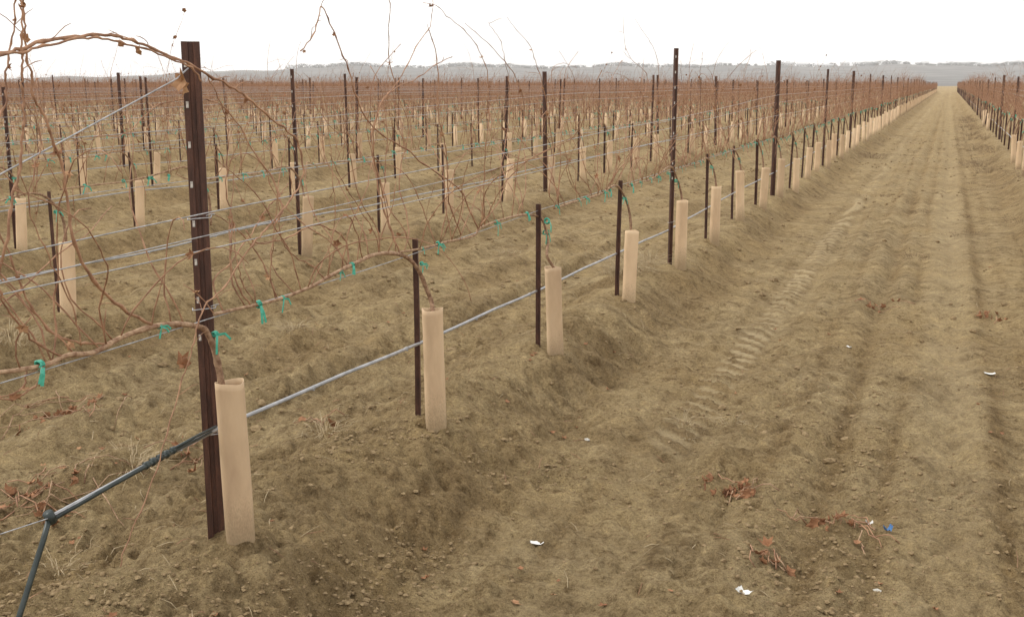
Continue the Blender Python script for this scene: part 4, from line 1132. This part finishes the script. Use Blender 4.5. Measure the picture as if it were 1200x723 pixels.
# wire that carries the hose, running on past the riser
mb = MB(); mb.tube([(-2.362, 3.1, .44), (-2.358, 2.27, .404), (-2.36, 2.09, .425), (-2.36, 1.3, .50)], .0019, 5)
tag(mb.obj('hose_wire', M['wire']), 'thin pale wire carrying the foreground hose out to the left edge', 'wire', 'trellis wires')
# slanting brace wire from the top of the foreground post
mb = MB(); mb.tube([(-2.40, 3.08, 1.70), (-2.37, 2.98, 1.665), (-2.36, 2.45, 1.49), (-2.36, 2.21, 1.41), (-2.36, 1.9, 1.305), (-2.36, .9, .965)], .0026, 5)
tag(mb.obj('brace_wire', M['wire']), 'pale brace wire slanting down left from the top of the foreground post', 'wire', 'trellis wires')

# big curled leaf caught on the foreground post
def caught_leaf(loc, size, label, mi, seed):
    random.seed(seed)
    mb = MB(); leaf_geo(mb, (0, 0, 0), size, mi); leaf_geo(mb, (0.004, .004, -.02), size * .7, mi)
    o = mb.obj('dead_leaf', MV); o.location = loc
    tag(o, label, 'leaf')
caught_leaf((-2.385, 3.02, 1.655), .085, 'large pale curled leaf caught near the top of the foreground post', 4, 2)
caught_leaf((-2.33, 2.87, .735), .085, 'large brown leaf hanging left of the foreground post at sleeve height', 3, 4)
caught_leaf((-2.34, 8.15, 1.10), .10, 'round brown leaf hanging above the fourth sleeve of the nearest row', 3, 7)

# ------------------------------------------------------------------ litter, prunings and dry tufts, one by one
def prunings(x, y, n, r, label, seed, leafn=8, mi=3):
    if -1.9 < x < 1.2 and y < 15: x, y = x * 1.033, y * 1.033      # floor of the drive alley
    rnd = random.Random(seed); random.seed(seed)
    t = bpy.data.objects.new('pruned_twigs', None); C.objects.link(t); t.empty_display_size = .05
    t.location = (x, y, H(x, y))
    z0 = H(x, y)
    for k in range(n):
        a = rnd.uniform(0, 6.28); rr = rnd.uniform(0, r)
        p = Vector((rr * math.cos(a), rr * math.sin(a), 0)); d = rnd.uniform(0, 6.28); L = rnd.uniform(.5, 1.5) * r
        pts = []
        for q in range(6):
            f = q / 5 - .5
            X = p.x + math.cos(d) * L * f + rnd.uniform(-.012, .012); Y = p.y + math.sin(d) * L * f + rnd.uniform(-.012, .012)
            pts.append((X, Y, H(x + X, y + Y) - z0 + .006 + .04 * rnd.random() * math.sin(math.pi * q / 5)))
        mb = MB(); mb.tube(pts, nodes_radii(6, .0036, .0016, rnd, 2, .4), 5, rnd.choice((1, 2))); mb.obj('twig', MV, t)
    for k in range(leafn):
        a = rnd.uniform(0, 6.28); rr = r * rnd.random()
        X, Y = rr * math.cos(a), rr * math.sin(a)
        mb = MB(); leaf_geo(mb, (X, Y, H(x + X, y + Y) - z0 + .014), rnd.uniform(.04, .085), mi); mb.obj('leaf', MV, t)
    tag(t, label, 'twigs', 'small heaps of prunings and leaves')
prunings(-.78, 4.72, 6, .15, 'heap of twigs and rust-red leaves between the wheel tracks', 1, 26)
prunings(-.40, 4.50, 4, .10, 'small leafy twig heap just left of the white and blue scraps', 2, 7)
prunings(-.22, 4.52, 5, .16, 'criss-crossed pale twigs around the blue scrap', 3, 5)
prunings(-.53, 4.05, 5, .10, 'twigs with a few rusty leaves above the folded white scrap', 5, 6)
prunings(-.36, 9.6, 4, .22, 'rusty leaf litter far up the middle of the wheel tracks', 6, 10)
prunings(-3.75, 3.55, 20, .36, 'pale prunings and rusty leaves lying left of the foreground hose', 8, 26)
prunings(-3.55, 4.35, 7, .22, 'brown twig heap behind the foreground post, toward the second row', 9, 8)
prunings(-4.6, 4.6, 14, .34, 'leafy twig heap at the left edge between the first two rows', 10, 22)
prunings(-3.1, 4.95, 6, .17, 'pale twig heap just right of the foreground post', 11, 3)
prunings(.45, 9.3, 3, .13, 'rusty leaf heap at the right edge of the wheel tracks', 12, 10)

def tuft(x, y, n, h, label, seed, spread=.05, group='dry grass tufts on bare soil'):
    if -1.9 < x < 1.2 and y < 15: x, y = x * 1.033, y * 1.033      # floor of the drive alley
    rnd = random.Random(seed)
    t = bpy.data.objects.new('dry_grass_tuft', None); C.objects.link(t); t.empty_display_size = .05
    t.location = (x, y, H(x, y) - .004)
    for half in range(1):
        mb = MB()
        for k in range(n):
            a = rnd.uniform(0, 6.28); r0 = rnd.uniform(0, spread); L = rnd.uniform(.5, 1.1) * h; ln = rnd.uniform(.1, 1.2)
            p = Vector((r0 * math.cos(a), r0 * math.sin(a), -.01)); d = Vector((math.cos(a) * ln, math.sin(a) * ln, 1)).normalized()
            pts = [p, p + d * L * .5, p + (d + Vector((math.cos(a) * .5, math.sin(a) * .5, -.3))).normalized() * L]
            mb.tube(pts, [.0022, .0018, .0008] if x < -2.4 else [.0016, .0013, .0005], 3, 0, cap=False)
        tag(mb.obj('blades', [M['weed'] if 'weed' in label else M['straw']], t), kind='stuff')
    tag(t, label, 'dry grass', group)
tuft(-1.22, 5.62, 36, .11, 'pale dry grass tuft on the left wheel track beside dark soil', 1)
tuft(-.98, 5.75, 40, .10, 'sprawling pale grass tuft between the wheel tracks, above the leafy heap', 2, .09)
tuft(-1.15, 5.42, 22, .06, 'flattened grass wisp at the near end of the tyre prints', 3)
tuft(-2.62, 9.5, 200, .30, 'straw clump behind the fourth and fifth sleeves of the nearest row', 4, .22)
tuft(-2.7, 10.6, 90, .28, 'straw clump behind the sixth sleeve of the nearest row', 5, .2)
tuft(-2.95, 4.75, 80, .12, 'bleached grass tangle right of the foreground post', 6, .12)
tuft(-3.6, 4.0, 90, .14, 'bleached grass tangle left of the foreground post', 7, .15)
tuft(-5.6, 5.2, 110, .22, 'upright straw at the left edge by the second row', 8, .16)
tuft(-3.2, 3.1, 60, .12, 'thin straw wisps under the foreground hose', 9, .2)
tuft(-4.4, 6.7, 40, .13, 'bleached grass tuft in the alley behind the second sleeve', 10, .1)
for q_, (wx, wy) in enumerate(((-.30, 17.5), (.45, 15.5), (.75, 18.2), (.1, 21), (-.9, 19.5), (.6, 23), (-.2, 12.2), (.9, 13.2), (.85, 10.6))):
    tuft(wx, wy, 46, .10, ('low brown weed patch %s' % ('right of the right wheel track' if wx > .5 else 'in the drive alley between the wheel tracks')), 30 + q_, .22, 'low weeds in the drive alley')
tuft(1.05, 16.0, 60, .2, 'brownish weed clump at the foot of the right-hand row', 11, .25)
tuft(-1.75, 30., 120, .4, 'tawny weed clump far along the nearest row, at the edge of the alley', 12, .4)
rs_ = random.Random(77)
for k in range(15):
    tuft(1.2 + rs_.uniform(-.5, .5), 22 + k * 3.0 + rs_.uniform(-.5, .5), 90, .42, 'brown weeds along the far foot of the right-hand row', 50 + k, .4, 'brown weeds below the right-hand row')
for k in range(34):
    tuft(rs_.uniform(-1.7, .95), 13 + 1.35 * k + rs_.uniform(-.6, .6), 34, .09, 'low brown weed patch far up the drive alley', 150 + k, rs_.uniform(.12, .3), 'low weeds in the drive alley')
for k in range(14):
    tuft(rs_.choice((-4.2, -5.1, -7.4, -5.5)) + rs_.uniform(-.5, .5), rs_.uniform(6.5, 20), 40, .14, 'small bleached grass wisp in the alleys left of the nearest row', 90 + k, .12, 'grass wisps in the left alleys')

def scrap(name, x, y, d, m, label, cat, seed, rz):
    if -1.9 < x < 1.2 and y < 15: x, y = x * 1.033, y * 1.033      # floor of the drive alley
    rnd = random.Random(seed); mb = MB()
    n = 5; vs = []
    for i in range(n):
        for j in range(n):
            vs.append(((i / (n - 1) - .5) * d[0] * rnd.uniform(.85, 1.1), (j / (n - 1) - .5) * d[1] * rnd.uniform(.8, 1.15), rnd.uniform(0, d[2]) + (d[2] * 1.2 if i in (0, 4) else 0)))
    lo = [(a, b, c - .0012) for a, b, c in vs]
    N = n * n
    f = []
    for i in range(n - 1):
        for j in range(n - 1):
            a = i * n + j
            f += [(a, a + n, a + n + 1, a + 1), (N + a, N + a + 1, N + a + n + 1, N + a + n)]
    edge = [i for i in range(n)] + [i * n + n - 1 for i in range(1, n)] + [(n - 1) * n + j for j in range(n - 2, -1, -1)] + [i * n for i in range(n - 2, 0, -1)]
    for q in range(len(edge)):
        a, b = edge[q], edge[(q + 1) % len(edge)]
        f.append((a, b, N + b, N + a))
    mb.add(vs + lo, f, 0, False)
    o = mb.obj(name, M[m]); o.location = (x, y, H(x, y) + .006); o.rotation_euler = (0, 0, rz)
    tag(o, label, cat)
scrap('paper_scrap', -1.44, 3.91, (.058, .034, .004), 'paper', 'small white paper scrap on the soil at the foot of the mound', 'litter', 1, .4)
scrap('paper_scrap', -.55, 3.67, (.06, .030, .010), 'paper', 'folded white paper scrap lying nearest the bottom edge', 'litter', 2, -.5)
scrap('paper_scrap', .38, 7.40, (.07, .03, .005), 'paper', 'white paper scrap at the right, beyond the right wheel track', 'litter', 3, .1)
scrap('paper_scrap', -.52, 7.76, (.04, .022, .005), 'paper', 'tiny white scrap up the middle of the wheel tracks', 'litter', 4, -.7)
scrap('paper_scrap', -.18, 4.60, (.03, .022, .010), 'paper', 'tiny white scrap just left of the blue one', 'litter', 5, .2)
scrap('plastic_scrap', -.10, 4.51, (.035, .025, .014), 'blue', 'tiny blue plastic scrap among the pale twigs', 'litter', 6, .6)
def pebble(x, y, s, label, seed):
    if -1.9 < x < 1.2 and y < 15: x, y = x * 1.033, y * 1.033      # floor of the drive alley
    v, f = ico(); rnd = random.Random(seed)
    mb = MB(); mb.add([(a * s * rnd.uniform(.8, 1.3), b * s * .8 * rnd.uniform(.8, 1.2), c * s * .6 + s * .2) for a, b, c in v], [tuple(q) for q in f], 0, False)
    o = mb.obj('pale_stone', M['stone']); o.location = (x, y, H(x, y)); tag(o, label, 'stone')
pebble(-.11, 3.98, .016, 'small pale stone near the bottom edge, right of the folded scrap', 1)
pebble(.30, 3.75, .020, 'pale stone in the bottom right corner on the wheel track', 2)
pebble(-1.62, 5.15, .016, 'small pale stone between the second mound and the left track', 3)
# stub of dead cane standing at the right edge
random.seed(5)
t = bpy.data.objects.new('dead_sapling', None); C.objects.link(t); t.location = (.80, 9.2, H(.80, 9.2)); t.empty_display_size = .05
mb = MB(); mb.tube([(0, 0, -.05), (.01, 0, .1), (.035, .02, .25), (.04, .01, .42)], [.006, .005, .004, .002], 6, 2); mb.obj('stem', MV, t)
mb = MB(); mb.tube([(.03, .015, .2), (.06, .03, .3), (.06, .04, .36)], [.003, .002, .001], 5, 2); mb.obj('twig', MV, t)
tag(t, 'thin dead stem sticking up at the right edge of the alley', 'dead stem')

# ------------------------------------------------------------------ the far hill with its tree line and pale houses
def hill_h(az):
    """crest height by bearing (degrees clockwise from the row direction)"""
    return float(np.interp(az, [-75, -46.5, -43, -38, -33, -29, -22, -13, -6, 4, 12, 30], [2, 8, 13, 22, 33, 37, 35, 36.5, 38, 37, 36, 30]))
def build_hill():
    az = np.linspace(-80, 35, 240); rr = [700, 1000, 1300, 1600, 1850, 2050, 2250, 2400, 2500, 2620, 2900]
    pf = [0, .06, .14, .25, .40, .55, .76, .93, 1.0, .96, .5]
    V = []
    for r, p in zip(rr, pf):
        for a in az:
            b = R(a)
            V.append((r * math.sin(b), r * math.cos(b), -1.0 + (hill_h(a) + 2.5) * p + (p * 2.2 * math.sin(a * .9 + r * .004) + p * 1.2 * math.sin(a * 2.3 + 1))))
    V = np.array(V); n = len(az)
    idx = np.arange(len(V)).reshape(len(rr), n)
    F = np.stack([idx[:-1, :-1], idx[:-1, 1:], idx[1:, 1:], idx[1:, :-1]], -1).reshape(-1, 4)
    tag(link('hill', fastmesh('hill', V, F, M['hill'])), kind='structure')
build_hill()
def crest(az, p=1.0):
    return -1.0 + (hill_h(az) + 2.5) * p + p * 2.2 * math.sin(az * .9 + 2500 * .004) + p * 1.2 * math.sin(az * 2.3 + 1)
def build_treeline():
    rs = random.Random(8); mb = MB(); az = -33.
    while az < 11:
        az += rs.uniform(.02, .12)
        g = .5 + .5 * math.sin(az * 1.1) * math.sin(az * .37 + 2)
        if rs.random() > .45 + .75 * g or (-9.5 < az < -4.3 and rs.random() < .75): continue
        r = 2490 + rs.uniform(-30, 25); h = rs.uniform(5, 10) * (.7 + .6 * g); cx, cy = r * math.sin(R(az)), r * math.cos(R(az)); z = crest(az) - 1
        mb.tube([(cx, cy, z - 1), (cx, cy, z + h * .7)], [.5, .2], 3, 0, cap=False)
        for k in range(70):
            a, b, c = rs.gauss(0, h * .42), rs.gauss(0, h * .32), z + h * (.0 + .85 * rs.random())
            s = rs.uniform(.4, .9)
            mb.add([(cx + a, cy + b, c + s), (cx + a - s, cy + b - s * .4, c - s * .5), (cx + a + s, cy + b - s * .4, c - s * .5), (cx + a, cy + b + s, c - s * .3)], [(0, 1, 2), (0, 2, 3), (0, 3, 1), (1, 3, 2)], 0, False)
    tag(mb.obj('far_treeline', M['tree']), 'faint grey line of bare trees along the crest of the distant hill', 'trees', kind='stuff')
build_treeline()
def house(az, r, p, L, W_, h, label, rz):
    t = bpy.data.objects.new('farm_building', None); C.objects.link(t)
    t.location = (r * math.sin(R(az)), r * math.cos(R(az)), crest(az, p) - 1.2); t.rotation_euler = (0, 0, R(-az + rz))
    mb = MB(); mb.box((0, 0, h / 2), (L, W_, h)); mb.obj('wall', M['wall'], t)
    mb = MB(); e = .5
    vs = []
    for x in (-L / 2 - e, L / 2 + e):
        for (yy, zz) in ((-W_ / 2 - e, h - .2), (0, h + W_ * .28), (W_ / 2 + e, h - .2), (W_ / 2 + e, h + .1), (0, h + W_ * .28 + .4), (-W_ / 2 - e, h + .1)):
            vs.append((x, yy, zz))
    mb.add(vs, [(i, (i + 1) % 6, 6 + (i + 1) % 6, 6 + i) for i in range(6)] + [(0, 5, 4, 1), (1, 4, 3, 2), (6, 7, 10, 11), (7, 8, 9, 10)], 0, False)
    mb.obj('roof', M['roof'], t)
    for k in range(int(L // 6)):
        mb = MB(); mb.box((-L / 2 + 3 + k * 6, -W_ / 2 - .05, h * .5), (1.6, .2, 1.4)); mb.obj('window', M['tree'], t)
    tag(t, label, 'building')
house(-7.7, 2470, .99, 34, 11, 5, 'long pale farm building, leftmost on the crest of the far hill', 4)
house(-6.9, 2480, .99, 26, 12, 6, 'pale farm shed just right of the long one on the far hill', -8)
house(-5.9, 2475, .99, 40, 10, 4, 'low very long pale building in the middle of the hilltop group', 2)
house(-4.9, 2480, .99, 18, 10, 6, 'small pale house at the right end of the hilltop group', 12)
house(-1.2, 2485, .99, 16, 10, 6, 'lone pale house on the far hill straight above the tracks', -5)
house(-38.0 + 5, 2400, .93, 14, 9, 5, 'tiny pale house on the left shoulder of the far hill', 5)

# ------------------------------------------------------------------ the hazy air
mb = MB(); mb.box((0, 0, 33.5), (6900, 6900, 71)) 
hz = mb.obj('haze', [])
hm = bpy.data.materials.new('haze'); hm.use_nodes = True
hn = hm.node_tree; hn.nodes.clear()
ho = hn.nodes.new('ShaderNodeOutputMaterial'); pv = hn.nodes.new('ShaderNodeVolumePrincipled')
pv.inputs['Color'].default_value = (.99, .99, 1.0, 1); pv.inputs['Density'].default_value = .00019
pv.inputs['Anisotropy'].default_value = 0.0
hn.links.new(pv.outputs[0], ho.inputs['Volume'])
hz.data.materials.append(hm)
tag(hz, 'thin pale haze lying over the vineyard and far hill', 'haze', kind='stuff')
